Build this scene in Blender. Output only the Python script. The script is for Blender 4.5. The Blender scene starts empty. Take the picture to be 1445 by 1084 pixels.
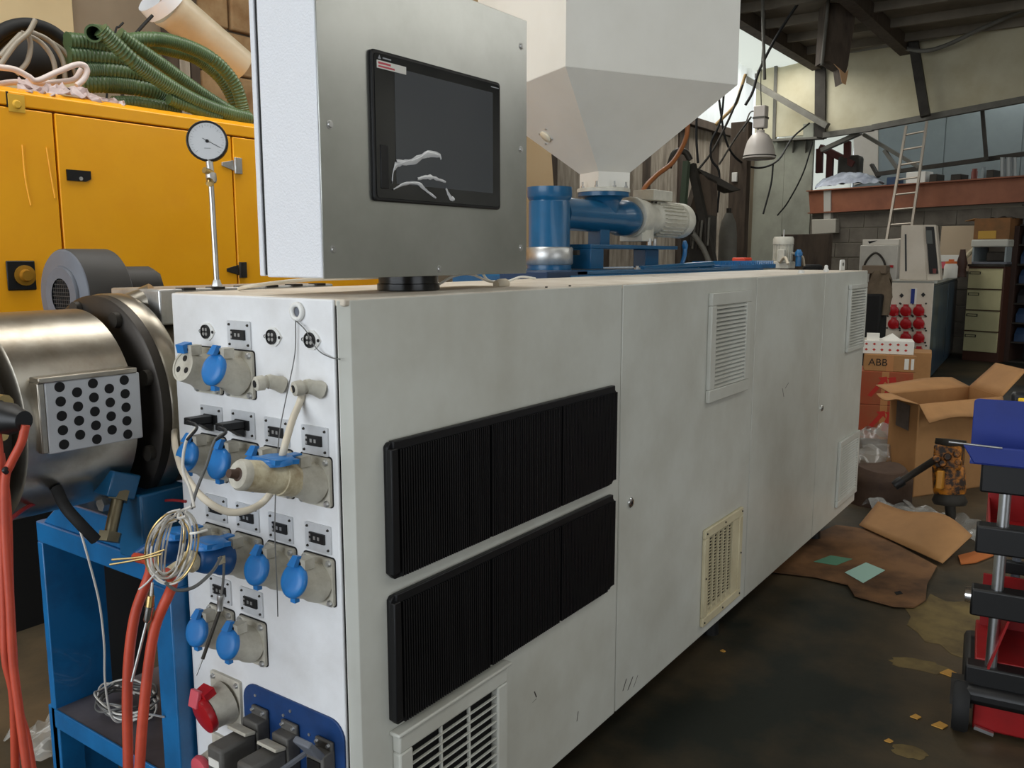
import bpy, bmesh, math, random
from mathutils import Vector, Matrix, noise as mnoise
random.seed(7)
scene = bpy.context.scene
C = scene.collection
R = math.radians

# ------------------------------------------------------------------ camera
CAM_Z, F_PX, PITCH, YAW = 1.38, 1220.0, R(8.43), R(35.26)
cam_data = bpy.data.cameras.new('camera'); cam = bpy.data.objects.new('camera', cam_data); C.objects.link(cam)
cam.location = (0, 0, CAM_Z); cam.rotation_euler = (R(90) - PITCH, 0, YAW)
cam_data.sensor_width = 36; cam_data.lens = F_PX * 36 / 1445; cam_data.clip_start = .02; cam_data.clip_end = 200
scene.camera = cam
# ------------------------------------------------------------------ sky, daylight, exposure
w = bpy.data.worlds.new('sky'); scene.world = w; w.use_nodes = True
bg = w.node_tree.nodes['Background']; bg.inputs[0].default_value = (.86, .93, 1, 1); bg.inputs[1].default_value = 1.5
def area(name, loc, rot, sx, sy, power, col):
    l = bpy.data.lights.new(name, 'AREA'); l.shape = 'RECTANGLE'; l.size = sx; l.size_y = sy; l.energy = power; l.color = col
    o = bpy.data.objects.new(name, l); C.objects.link(o); o.location = loc; o.rotation_euler = rot
    return o
area('door_daylight', (-2.6, -5.2, 2.3), (R(90), 0, 0), 7.6, 4.2, 375, (.88, .94, 1))          # the open loading door behind the camera
area('side_door_daylight', (6.5, -.8, 1.75), (R(90), 0, R(90)), 5.0, 3.2, 62, (.96, .98, 1))          # the open side door in the right wall
area('rooflight_and_fill', (1.6, 3.5, 4.40), (0, 0, 0), 1.2, 9.0, 50, (1, .97, .92))            # roof light strip
area('rooflight_and_fill', (-2.6, 2.8, 4.40), (0, 0, 0), 1.2, 7.0, 150, (1, .97, .92))           # roof light strip over the generator
area('rooflight_and_fill', (-4.85, 11.6, 4.38), (0, 0, 0), .7, 5.0, 105, (1, .97, .92))            # roof light along the left eaves
area('rooflight_and_fill', (4.6, 9.0, 4.38), (0, 0, 0), 1.2, 6.5, 150, (1, .97, .92))            # added fill, out of view, brightens the right wall and the background
area('rooflight_and_fill', (.2, 15.6, 4.38), (0, 0, R(-15)), 5.0, .9, 95, (.95, .98, 1))            # added fill, unseen, to brighten the boards at the back of the mezzanine
scene.view_settings.view_transform = 'Standard'; scene.view_settings.look = 'None'
scene.view_settings.exposure = -0.2; scene.view_settings.gamma = 1.0; scene.view_settings.use_curve_mapping = False

# ------------------------------------------------------------------ rays: a pixel of the photograph on a known plane of the place
_s, _c = math.sin(YAW), math.cos(YAW)
CP = Vector((0, 0, CAM_Z)); FH = Vector((-_s, _c, 0)); RT = Vector((_c, _s, 0)); UZ = Vector((0, 0, 1))
FW = FH * math.cos(PITCH) - UZ * math.sin(PITCH); UP = UZ * math.cos(PITCH) + FH * math.sin(PITCH)
def ray(x, y): return FW + RT * ((x - 722.5) / F_PX) + UP * ((542 - y) / F_PX)
def ax(x, y, X): d = ray(x, y); return CP + d * (X / d.x)
def ay(x, y, Y): d = ray(x, y); return CP + d * (Y / d.y)
def az(x, y, Z): d = ray(x, y); return CP + d * ((Z - CAM_Z) / d.z)
def ad(x, y, D): return CP + ray(x, y) * D

# ------------------------------------------------------------------ materials
def lin(c):
    c /= 255; return c / 12.92 if c <= .04045 else ((c + .055) / 1.055) ** 2.4
def rgb(c): return (lin(c[0]), lin(c[1]), lin(c[2]), 1)
_mats = {}
def M(name, col=(200, 200, 200), rough=.5, metal=0, dirt=None, amt=0, scale=6, bump=0, bscale=80, coat=0, trans=0, transl=None, aniso=None, spec=.5, ior=1.45, alpha=1, stretch=None, detail=5, lo=.40, hi=.72):
    if name in _mats: return _mats[name]
    m = bpy.data.materials.new(name); m.use_nodes = True; nt = m.node_tree; N = nt.nodes; L = nt.links
    b = N['Principled BSDF']; b.inputs['Base Color'].default_value = rgb(col); b.inputs['Roughness'].default_value = rough
    b.inputs['Metallic'].default_value = metal; b.inputs['Coat Weight'].default_value = coat; b.inputs['Transmission Weight'].default_value = trans
    b.inputs['Specular IOR Level'].default_value = spec; b.inputs['IOR'].default_value = ior; b.inputs['Alpha'].default_value = alpha
    tc = N.new('ShaderNodeTexCoord'); src = tc.outputs['Object']
    if stretch:
        mp = N.new('ShaderNodeMapping'); mp.inputs['Scale'].default_value = stretch; L.new(src, mp.inputs[0]); src = mp.outputs[0]
    if dirt:
        n = N.new('ShaderNodeTexNoise'); n.inputs['Scale'].default_value = scale; n.inputs['Detail'].default_value = detail; n.inputs['Roughness'].default_value = .62
        L.new(src, n.inputs['Vector'])
        rp = N.new('ShaderNodeValToRGB'); rp.color_ramp.elements[0].position = lo; rp.color_ramp.elements[1].position = hi
        rp.color_ramp.elements[0].color = (0, 0, 0, 1); rp.color_ramp.elements[1].color = (amt, amt, amt, 1); L.new(n.outputs[0], rp.inputs[0])
        mx = N.new('ShaderNodeMix'); mx.data_type = 'RGBA'; mx.inputs[6].default_value = rgb(col); mx.inputs[7].default_value = rgb(dirt)
        L.new(rp.outputs[0], mx.inputs[0]); L.new(mx.outputs[2], b.inputs['Base Color'])
    if bump:
        n2 = N.new('ShaderNodeTexNoise'); n2.inputs['Scale'].default_value = bscale; n2.inputs['Detail'].default_value = 4; L.new(src, n2.inputs['Vector'])
        bp = N.new('ShaderNodeBump'); bp.inputs['Strength'].default_value = bump; bp.inputs['Distance'].default_value = .01
        L.new(n2.outputs[0], bp.inputs['Height']); L.new(bp.outputs[0], b.inputs['Normal'])
    if transl is not None:
        tb = N.new('ShaderNodeBsdfTranslucent'); tb.inputs[0].default_value = rgb(col); ms = N.new('ShaderNodeMixShader'); ms.inputs[0].default_value = transl
        L.new(b.outputs[0], ms.inputs[1]); L.new(tb.outputs[0], ms.inputs[2]); L.new(ms.outputs[0], N['Material Output'].inputs[0])
    _mats[name] = m; return m

WHITE = M('white_powder_coat', (226, 226, 222), .38, dirt=(196, 192, 182), amt=.55, scale=3.2, bump=.02, bscale=400)
SIDE = M('cream_white_coat', (206, 207, 199), .36, dirt=(170, 166, 152), amt=.6, scale=2.4, bump=.015, bscale=350)
PANEL = M('textured_white_coat', (228, 229, 230), .42, dirt=(182, 178, 172), amt=.5, scale=5, bump=.06, bscale=500)
TOPM = M('dusty_white_top', (222, 214, 200), .5, dirt=(176, 160, 138), amt=.7, scale=9)
HAMMER = M('hammered_white_coat', (222, 224, 228), .35, bump=.25, bscale=260)
STEEL = M('brushed_steel', (188, 190, 186), .30, .93, dirt=(158, 160, 154), amt=.6, scale=4, bump=.16, bscale=2.5)
STEELH = M('worn_steel', (178, 172, 160), .3, 1, dirt=(112, 98, 78), amt=.7, scale=7, bump=.04, bscale=30)
JACKA = M('satin_plate', (206, 208, 210), .42, .25, dirt=(170, 170, 170), amt=.4, scale=20)
ZINC = M('zinc_plate', (200, 200, 198), .38, .8, dirt=(120, 118, 112), amt=.5, scale=20)
ALU = M('aluminium', (206, 208, 210), .32, 1, dirt=(150, 150, 150), amt=.4, scale=14)
CHROME = M('chrome', (225, 225, 225), .12, 1)
BLACK = M('black_plastic', (16, 16, 17), .45)
BLACKM = M('black_anodised', (14, 14, 16), .5)
RUBBER = M('black_rubber', (22, 22, 22), .7)
DARK = M('dark_void', (10, 10, 10), .8)
GLASS = M('screen_glass', (20, 22, 25), .07, spec=.6, coat=.4)
SCREEN = M('screen_panel', (62, 66, 72), .16, coat=.5)
GREY = M('grey_socket_plastic', (192, 188, 174), .5, dirt=(120, 108, 90), amt=.5, scale=25)
LIDBLUE = M('blue_plastic', (38, 118, 186), .38, dirt=(36, 92, 160), amt=.4, scale=30)
PLUGBLUE = M('dark_blue_plastic', (22, 80, 134), .4, dirt=(30, 50, 90), amt=.4, scale=20)
RED = M('red_plastic', (178, 26, 34), .35, dirt=(140, 20, 26), amt=.4, scale=20)
PINK = M('faded_red_plastic', (206, 84, 96), .45)
DIRTYCREAM = M('dirty_cream_plastic', (206, 196, 166), .5, dirt=(120, 92, 46), amt=.8, scale=30)
HOODG = M('grey_cast_hood', (92, 90, 86), .55, dirt=(60, 58, 54), amt=.5, scale=20)
BLUE = M('blue_paint', (22, 90, 132), .32, dirt=(20, 70, 104), amt=.5, scale=8, coat=.2)
SKYBLUE = M('bright_blue_paint', (18, 106, 164), .4, dirt=(12, 64, 104), amt=.6, scale=9, coat=.4)
MOTORG = M('motor_cream_paint', (206, 204, 192), .45, dirt=(160, 156, 144), amt=.5, scale=16)
YELLOW = M('generator_yellow', (254, 178, 18), .33, dirt=(238, 152, 8), amt=.5, scale=2.5, coat=.15, bump=.03, bscale=5)
ORANGE = M('orange_cable', (190, 72, 46), .5, dirt=(146, 50, 36), amt=.5, scale=18)
CREAMC = M('cream_cable', (206, 196, 176), .5)
WIREW = M('clear_wire', (196, 192, 184), .35)
WIREG = M('grey_wire', (96, 96, 94), .45)
COPPER = M('bare_wire', (190, 164, 110), .35, 1)
HOSE = M('green_suction_hose', (86, 108, 72), .35, dirt=(50, 72, 50), amt=.6, scale=8)
WHOSE = M('white_hose', (220, 206, 200), .4)
FILM = M('clear_film', (205, 205, 200), .12, alpha=.38, bump=.5, bscale=14, spec=.9)
CARD = M('brown_cardboard', (178, 132, 84), .75, dirt=(146, 104, 64), amt=.5, scale=5)
CARDD = M('oily_cardboard', (138, 98, 62), .7, dirt=(50, 32, 20), amt=1, scale=2.6, lo=.42, hi=.68)
CARDR = M('red_brown_cardboard', (160, 88, 56), .75, dirt=(176, 60, 36), amt=.7, scale=5)
PAPER = M('paper', (232, 230, 222), .7)
MINT = M('pale_green_paper', (176, 214, 200), .7)
CONC = M('floor_concrete', (92, 76, 54), .55, dirt=(34, 38, 32), amt=1, scale=.9, bump=.12, bscale=30, detail=9, lo=.36, hi=.56)
BLOCKM = M('grey_block', (112, 106, 96), .85, dirt=(84, 78, 70), amt=.7, scale=5, bump=.3, bscale=60)
MORTAR = M('mortar', (132, 126, 112), .9)
SHEETG = M('grey_green_sheet', (158, 160, 146), .7, dirt=(104, 104, 94), amt=.7, scale=1.2)
CREAMB = M('cream_cladding', (200, 194, 168), .75, dirt=(168, 156, 122), amt=.7, scale=1.4)
BLUEG = M('blue_grey_board', (150, 160, 162), .7, dirt=(124, 134, 136), amt=.5, scale=1.5)
RUSTO = M('orange_red_oxide_paint', (146, 92, 66), .6, dirt=(112, 66, 48), amt=.7, scale=3)
TIMBER = M('weathered_timber', (178, 168, 152), .85, dirt=(112, 100, 86), amt=.9, scale=4, stretch=(3, 3, .5), bump=.2, bscale=30)
TIMBERD = M('dark_timber', (84, 72, 60), .85, dirt=(50, 40, 34), amt=.8, scale=5, stretch=(3, 3, .5))
IRON = M('dark_iron', (62, 58, 52), .6, .4, dirt=(36, 32, 28), amt=.7, scale=5)
STEELP = M('grey_painted_steel', (108, 106, 98), .6, dirt=(70, 66, 58), amt=.6, scale=4)
ROOFM = M('roof_sheet', (128, 120, 106), .85, dirt=(84, 76, 64), amt=.8, scale=1.2)
SKYL = M('translucent_sheet', (240, 240, 232), .5, transl=.85)
FILECAB = M('cream_green_metal', (190, 184, 142), .5, dirt=(160, 152, 116), amt=.4, scale=4)
NAVY = M('navy_sheet', (26, 48, 130), .5, dirt=(20, 36, 96), amt=.4, scale=6)
REDP = M('red_tray_paint', (150, 20, 22), .4, dirt=(96, 14, 16), amt=.5, scale=8)
RUSTY = M('worn_yellow_paint', (190, 116, 20), .55, dirt=(40, 26, 16), amt=1, scale=24, lo=.38, hi=.55)
BINB = M('blue_bin_plastic', (40, 62, 92), .5)
GREYBLOW = M('dark_grey_enamel', (104, 108, 116), .5, dirt=(80, 84, 90), amt=.4, scale=10)
GREYBLOWD = M('blower_band', (62, 60, 58), .6)
WALLC = M('cream_wall_paint', (206, 188, 148), .8, dirt=(180, 160, 122), amt=.5, scale=1.5)
WALLT = M('taupe_wall_paint', (146, 132, 112), .85, dirt=(120, 106, 88), amt=.6, scale=1.2)
STONE = M('tan_stone', (170, 142, 104), .9, dirt=(128, 90, 54), amt=.9, scale=4, bump=.5, bscale=14)
TAN = M('tan_plywood', (150, 128, 96), .8, dirt=(140, 112, 74), amt=.5, scale=2)
ENAMEL = M('grey_enamel', (214, 206, 198), .35)
SACK = M('dirty_sack', (104, 90, 72), .85, dirt=(66, 54, 42), amt=.8, scale=5, bump=.4, bscale=12)

# ------------------------------------------------------------------ objects
def tag(o, label=None, cat=None, group=None, kind=None):
    if label: o['label'] = label
    if cat: o['category'] = cat
    if group: o['group'] = group
    if kind: o['kind'] = kind
    return o
def thing(name, label, cat, loc=(0, 0, 0), rz=0, group=None, kind=None):
    o = bpy.data.objects.new(name, None); C.objects.link(o); o.empty_display_size = .1
    o.location = loc; o.rotation_euler = (0, 0, rz); o['base'] = [float(v) for v in loc] if not rz else [0., 0., 0.]
    return tag(o, label, cat, group, kind)
def spline(pts, n=8):
    pts = [Vector(p) for p in pts]
    if len(pts) < 3: return pts
    P = [pts[0] * 2 - pts[1]] + pts + [pts[-1] * 2 - pts[-2]]; out = []
    for i in range(1, len(P) - 2):
        a, b, c, d = P[i - 1:i + 3]
        for k in range(n):
            t = k / n; out.append(.5 * ((2 * b) + (c - a) * t + (2 * a - 5 * b + 4 * c - d) * t * t + (3 * b - a - 3 * c + d) * t ** 3))
    return out + [pts[-1]]
def basis(d):
    d = d.normalized(); a = Vector((0, 0, 1)) if abs(d.z) < .9 else Vector((1, 0, 0)); u = d.cross(a).normalized(); return u, d.cross(u).normalized()
class B:
    def __init__(s): s.v = []; s.f = []
    def add(s, vs, fs):
        o = len(s.v); s.v += [Vector(v) for v in vs]; s.f += [[i + o for i in f] for f in fs]; return s
    def box(s, lo, hi, mat=None):
        x0, y0, z0 = lo; x1, y1, z1 = hi
        vs = [Vector(p) for p in ((x0, y0, z0), (x1, y0, z0), (x1, y1, z0), (x0, y1, z0), (x0, y0, z1), (x1, y0, z1), (x1, y1, z1), (x0, y1, z1))]
        if mat: vs = [mat @ v for v in vs]
        return s.add(vs, [(0, 3, 2, 1), (4, 5, 6, 7), (0, 1, 5, 4), (1, 2, 6, 5), (2, 3, 7, 6), (3, 0, 4, 7)])
    def cbox(s, c, d, rot=None):
        c = Vector(c); m = Matrix.Translation(c)
        if rot: m = m @ (Matrix.Rotation(rot[2], 4, 'Z') @ Matrix.Rotation(rot[1], 4, 'Y') @ Matrix.Rotation(rot[0], 4, 'X'))
        return s.box((-d[0] / 2, -d[1] / 2, -d[2] / 2), (d[0] / 2, d[1] / 2, d[2] / 2), m)
    def bar(s, a, b, wd, th, side=None):
        a, b = Vector(a), Vector(b); u, v = basis(b - a)
        if side: u = Vector(side).normalized(); v = (b - a).cross(u).normalized()
        q = [a + u * wd / 2 + v * th / 2, a - u * wd / 2 + v * th / 2, a - u * wd / 2 - v * th / 2, a + u * wd / 2 - v * th / 2]
        q += [p + (b - a) for p in q]
        return s.add(q, [(0, 1, 2, 3), (7, 6, 5, 4), (0, 4, 5, 1), (1, 5, 6, 2), (2, 6, 7, 3), (3, 7, 4, 0)])
    def cone(s, a, b, r0, r1=None, n=20, cap=True):
        r1 = r0 if r1 is None else r1; return s.lathe(a, b, [(0, 0)] * 0 + [(r0, 0), (r1, 1)], n, cap)
    def lathe(s, a, b, prof, n=24, cap=True):          # prof: (radius, t along a->b)
        a, b = Vector(a), Vector(b); u, v = basis(b - a); vs = []; fs = []
        for r, t in prof:
            c = a + (b - a) * t
            vs += [c + (u * math.cos(2 * math.pi * k / n) + v * math.sin(2 * math.pi * k / n)) * r for k in range(n)]
        for i in range(len(prof) - 1):
            for k in range(n): fs.append((i * n + k, i * n + (k + 1) % n, (i + 1) * n + (k + 1) % n, (i + 1) * n + k))
        if cap: fs += [tuple(range(n))[::-1], tuple(range((len(prof) - 1) * n, len(prof) * n))]
        return s.add(vs, fs)
    def tube(s, pts, r, n=8, sm=6, rfun=None, cap=True):
        P = spline(pts, sm) if sm else [Vector(p) for p in pts]; vs = []; fs = []; u = None
        for i, p in enumerate(P):
            d = (P[min(i + 1, len(P) - 1)] - P[max(i - 1, 0)]).normalized()
            u = basis(d)[0] if u is None else (u - d * u.dot(d)).normalized(); v = d.cross(u); rr = rfun(i) if rfun else r
            vs += [p + (u * math.cos(2 * math.pi * k / n) + v * math.sin(2 * math.pi * k / n)) * rr for k in range(n)]
        for i in range(len(P) - 1):
            for k in range(n): fs.append((i * n + k, i * n + (k + 1) % n, (i + 1) * n + (k + 1) % n, (i + 1) * n + k))
        if cap: fs += [tuple(range(n))[::-1], tuple(range((len(P) - 1) * n, len(P) * n))]
        return s.add(vs, fs)
    def prism(s, poly, ext):                           # 3d polygon + extrusion vector
        poly = [Vector(p) for p in poly]; e = Vector(ext); n = len(poly)
        return s.add(poly + [p + e for p in poly], [tuple(range(n)), tuple(range(2 * n - 1, n - 1, -1))] + [(i, i + n, (i + 1) % n + n, (i + 1) % n) for i in range(n)])
    def torus(s, c, axis, r0, r1, n=28, m=8):
        c, axis = Vector(c), Vector(axis).normalized(); u, v = basis(axis); vs = []; fs = []
        for i in range(n):
            d = u * math.cos(2 * math.pi * i / n) + v * math.sin(2 * math.pi * i / n)
            vs += [c + d * (r0 + r1 * math.cos(2 * math.pi * k / m)) + axis * r1 * math.sin(2 * math.pi * k / m) for k in range(m)]
        for i in range(n):
            for k in range(m): fs.append((i * m + k, ((i + 1) % n) * m + k, ((i + 1) % n) * m + (k + 1) % m, i * m + (k + 1) % m))
        return s.add(vs, fs)
    def grid(s, fn, nu, nv, thick=0):                  # fn(i/nu, j/nv) -> point
        vs = [fn(i / nu, j / nv) for j in range(nv + 1) for i in range(nu + 1)]; W = nu + 1
        s.add(vs, [(j * W + i, j * W + i + 1, (j + 1) * W + i + 1, (j + 1) * W + i) for j in range(nv) for i in range(nu)]); return s
    def mesh(s, name, mat, off=None, smooth=True, ang=50):
        me = bpy.data.meshes.new(name); off = Vector(off) if off is not None else Vector((0, 0, 0))
        me.from_pydata([tuple(v - off) for v in s.v], [], s.f)
        bm = bmesh.new(); bm.from_mesh(me); bmesh.ops.recalc_face_normals(bm, faces=bm.faces); bm.to_mesh(me); bm.free()
        if mat: me.materials.append(mat)
        if smooth: me.shade_smooth(); me.set_sharp_from_angle(angle=R(ang))
        me.update(); return me
    def obj(s, name, mat, parent=None, bev=0, loc=None, label=None, cat=None, group=None, kind=None, solid=0, sub=0, seg=2, smooth=True):
        root = parent
        while root is not None and root.parent is not None: root = root.parent
        off = Vector(root['base']) if root is not None and 'base' in root else Vector((0, 0, 0))
        if parent is None and loc is None:             # a thing of one mesh: origin at the bottom middle
            lo = Vector((min(v[i] for v in s.v) for i in range(3))); hi = Vector((max(v[i] for v in s.v) for i in range(3)))
            off = Vector(((lo.x + hi.x) / 2, (lo.y + hi.y) / 2, lo.z)); loc = off
        me = s.mesh(name, mat, off if parent is None or loc is None else None, smooth)
        o = bpy.data.objects.new(name, me); C.objects.link(o)
        if parent is not None: o.parent = parent
        if loc is not None: o.location = loc
        if solid: md = o.modifiers.new('thickness', 'SOLIDIFY'); md.thickness = solid; md.offset = 0
        if sub: md = o.modifiers.new('smooth', 'SUBSURF'); md.levels = sub; md.render_levels = sub
        if bev: md = o.modifiers.new('bevel', 'BEVEL'); md.width = bev; md.segments = seg; md.limit_method = 'ANGLE'; md.angle_limit = R(40)
        return tag(o, label, cat, group, kind)
def inst(src, parent, loc, rot=None, label=None):
    o = src.copy(); C.objects.link(o); o.parent = parent; o.location = loc
    if rot: o.rotation_euler = rot
    for k in ('label', 'category', 'group', 'kind'):
        if k in o and parent is not None and k != 'label': del o[k]
    if label: o['label'] = label
    return o
def copy_tree(src, parent, loc=None, rot=None):
    o = src.copy(); C.objects.link(o); o.parent = parent
    if loc is not None: o.location = loc
    if rot: o.rotation_euler = rot
    for ch in list(src.children): copy_tree(ch, o)
    return o
def rrect(x0, z0, x1, z1, r, n=5):                     # rounded rectangle, list of (x, z)
    out = []
    for cx, cz, a in ((x1 - r, z1 - r, 0), (x0 + r, z1 - r, 90), (x0 + r, z0 + r, 180), (x1 - r, z0 + r, 270)):
        out += [(cx + r * math.cos(R(a + 90 * k / n)), cz + r * math.sin(R(a + 90 * k / n))) for k in range(n + 1)]
    return out
def text(name, body, size, mat, mtx, parent=None, depth=.0004):
    cu = bpy.data.curves.new(name, 'FONT'); cu.body = body; cu.size = size; cu.align_x = 'LEFT'; cu.align_y = 'CENTER'; cu.extrude = depth
    t = bpy.data.objects.new(name, cu); C.objects.link(t); dg = bpy.context.evaluated_depsgraph_get(); me = bpy.data.meshes.new_from_object(t.evaluated_get(dg))
    bpy.data.objects.remove(t); me.materials.clear(); me.materials.append(mat)
    root = parent
    while root.parent is not None: root = root.parent
    off = Vector(root['base']) if 'base' in root else Vector((0, 0, 0))
    me.transform(Matrix.Translation(-off) @ mtx)
    o = bpy.data.objects.new(name, me); C.objects.link(o); o.parent = parent; return o
def frame_mtx(o, xdir, zdir): # text plane: local x -> xdir, local y -> zdir
    x = Vector(xdir).normalized(); y = Vector(zdir).normalized(); z = x.cross(y)
    m = Matrix.Identity(4)
    for i in range(3): m[i][0] = x[i]; m[i][1] = y[i]; m[i][2] = z[i]; m[i][3] = Vector(o)[i]
    return m
# ================================================================== the building
XW = -5.3                                              # inner face of the left wall
BO = ad(1200, 361, 13.5); BO.z = 0
BT = Vector((math.cos(R(-15)), math.sin(R(-15)), 0)); BN = Vector((math.sin(R(-15)), -math.cos(R(-15)), 0))   # along the gable / out of it
def gb(px, py, off=0):                                 # pixel -> point on the gable plane moved `off` metres out of it
    d = ray(px, py); o = BO + BN * off; return CP + d * ((o - CP).dot(BN) / d.dot(BN))
def gu(p): return (Vector(p) - BO).dot(BT)
def gp(u, z, off=0): return BO + BT * u + BN * off + Vector((0, 0, z))
def zroof(x): return 4.45
# floor
fl = B().box((-6, -6, -.12), (7, 18.5, 0)).obj('floor', CONC, kind='structure')
tag(fl, 'dark stained concrete workshop floor', 'floor')
def struct(b, name, mat, label, cat, bev=0, parent=None): return b.obj(name, mat, parent, bev, label=label, cat=cat, kind='structure')
# floor paint remains, thin worn layers
PAINTY = M('worn_floor_paint', (122, 104, 62), .7, dirt=(70, 56, 36), amt=1, scale=7)
random.seed(3)
def patch(cx, cy, rx, ry, rot=0, n=22):
    out = []
    for k in range(n):
        a = 2 * math.pi * k / n; r = .75 + .35 * random.random(); x = math.cos(a) * rx * r; y = math.sin(a) * ry * r
        out.append(Vector((cx + x * math.cos(rot) - y * math.sin(rot), cy + x * math.sin(rot) + y * math.cos(rot), .0005)))
    return out
for (px, py, rx, ry) in ((1345, 880, .16, .30), (1300, 940, .10, .05), (1285, 1062, .05, .035)):
    p = az(px, py, 0); B().prism(patch(p.x, p.y, rx, ry, .2), (0, 0, .001)).obj('paint_patch', PAINTY, fl, loc=(0, 0, 0)).location = -Vector(fl.location)
# left wall: painted panels, stone blocks, then timber boards with a translucent strip over them
wl = struct(B().box((XW - .25, -5.6, 0), (XW - .03, 6.9, 4.45)).box((XW - .25, 6.9, 0), (XW - .03, 14.7, 3.3)), 'wall_left', WALLT, 'taupe rendered left wall behind the yellow generator', 'wall')
def child(b, name, mat, parent, bev=0, label=None):
    o = b.obj(name, mat, parent, bev, loc=(0, 0, 0), label=label); o.location = -Vector(parent.location); return o
a0, a1 = ax(-60, 60, XW).y, ax(106, 60, XW).y
child(B().box((XW - .03, a0 - 3, 1.6), (XW, a1, 4.2)), 'painted_panel', WALLC, wl, .004, 'cream painted wall panel')
for px0, px1, mt in ((231, 246, TIMBERD), (246, 262, TIMBER), (262, 276, TIMBERD)):
    child(B().box((XW - .03, ax(px0, 60, XW).y, .4), (XW + .05, ax(px1, 60, XW).y - .01, 4.2)), 'post', mt, wl, .004)
s0 = ax(278, 60, XW).y
stone = None
for r in range(8):
    for k in range(7):
        y = s0 + k * .47 + (0 if r % 2 else -.2); y1 = min(y + .455, 6.88); y = max(y, s0)
        if y1 - y < .08: continue
        d = random.uniform(-.012, .012)
        child(B().box((XW - .03, y, 1.75 + r * .3), (XW + .02 + d, y1, 1.75 + r * .3 + .285)), 'stone', STONE, wl, .014)
yb = 6.95; k = 0
while yb < 14.45:
    wd = random.uniform(.22, .34); t = random.uniform(-.02, .03)
    child(B().box((XW - .03, yb, 0.02), (XW + t, yb + wd - .02, 3.28 + random.uniform(-.05, .04))), 'board', TIMBER if k % 4 else TIMBERD, wl, .004); yb += wd; k += 1
child(B().box((XW - .05, 6.95, 3.22), (XW + .08, 14.5, 3.34)), 'top_rail', TIMBERD, wl, .006)
def corrug(y0, y1, z0, z1, x, n=60):
    return B().grid(lambda a, b: Vector((x + .02 * math.sin(a * n * 2 * math.pi / 2), y0 + (y1 - y0) * a, z0 + (z1 - z0) * b)), n * 4, 1)
struct(corrug(6.9, 14.7, 3.32, 4.45, XW - .1), 'window_1', SKYL, 'bright translucent corrugated strip above the timber boards', 'rooflight')
# gable wall: grey sheet on the left, blockwork under the mezzanine beam, cream cladding under the roof
uL, uR = gu(gb(1060, 300)), 9.2; uB = gu(gb(1143, 330))
def gq(u0, z0, u1, z1, o0, o1): return B().prism([gp(u0, z0, o0), gp(u1, z0, o0), gp(u1, z1, o0), gp(u0, z1, o0)], BN * (o1 - o0))
zbeam0, zbeam1 = gb(1300, 290).z, gb(1300, 261).z
wb = struct(gq(uL, 0, uR, zbeam0, -.2, -.012), 'wall_back', MORTAR, 'grey concrete block gable wall under the orange beam', 'wall')
blk = None
for r in range(10):
    z0 = r * .226
    if z0 + .1 > zbeam0: break
    u = uB - (.23 if r % 2 else 0)
    while u < gu(gb(1475, 300)):
        ua, ub = max(u, uB), u + .448
        if ub - ua > .06: child(gq(ua, z0 + .006, ub, min(z0 + .220, zbeam0), -.03, random.uniform(-.002, .004)), 'block', BLOCKM, wb, .004)
        u += .46
u = uL
k = 0
while u < uB - .02:
    ue = min(u + .62, uB); child(gq(u, 0, ue - .008, 3.30, -.03, .012 + .006 * (k % 2)), 'sheet_panel', SHEETG, wb, .003); u = ue; k += 1
child(gq(uL, 3.30, gu(gb(1092, 190)), 4.5, -.1, .0), 'upper_panel', CREAMB, wb, .004, 'pale upper gable panel left of the posts')
def gpoly(px, off=0): return [gb(a, b, off) for a, b in px]
child(B().prism(gpoly([(1096, 97), (1157, 82), (1155, 190), (1092, 194)]), BN * .03), 'cladding_panel', CREAMB, wb, .004)
child(B().prism(gpoly([(1163, 81), (1290, 62), (1301, 163), (1228, 178), (1180, 186), (1163, 186)]), BN * .03), 'cladding_panel', CREAMB, wb, .004)
child(B().prism(gpoly([(1294, 61), (1500, 20), (1500, 126), (1306, 162)]), BN * .03), 'cladding_panel', CREAMB, wb, .004)
child(B().prism(gpoly([(1500, 20), (1900, -60), (1900, 60), (1500, 126)]), BN * .03), 'cladding_panel', CREAMB, wb, .004)
child(B().bar(gb(1159, 70, .05), gb(1158, 196, .05), .12, .16), 'post', IRON, wb)
child(B().bar(gb(1095, 92, .05), gb(1092, 200, .05), .03, .05), 'post', STEELP, wb)
# shelf bracket ledge on the grey sheet
child(B().bar(gb(1092, 199, .12), gb(1158, 195, .12), .22, .03, BN), 'ledge', STEELP, wb)
for px in (1118, 1136): child(B().prism([gb(px, 199, .02), gb(px, 199, .22), gb(px, 216, .02)], BT * .02), 'ledge_bracket', STEELP, wb)
child(B().prism(gpoly([(1138, 176), (1153, 174), (1153, 194), (1138, 195)], .02), BN * .1), 'vent_box', SHEETG, wb, .004)
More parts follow.
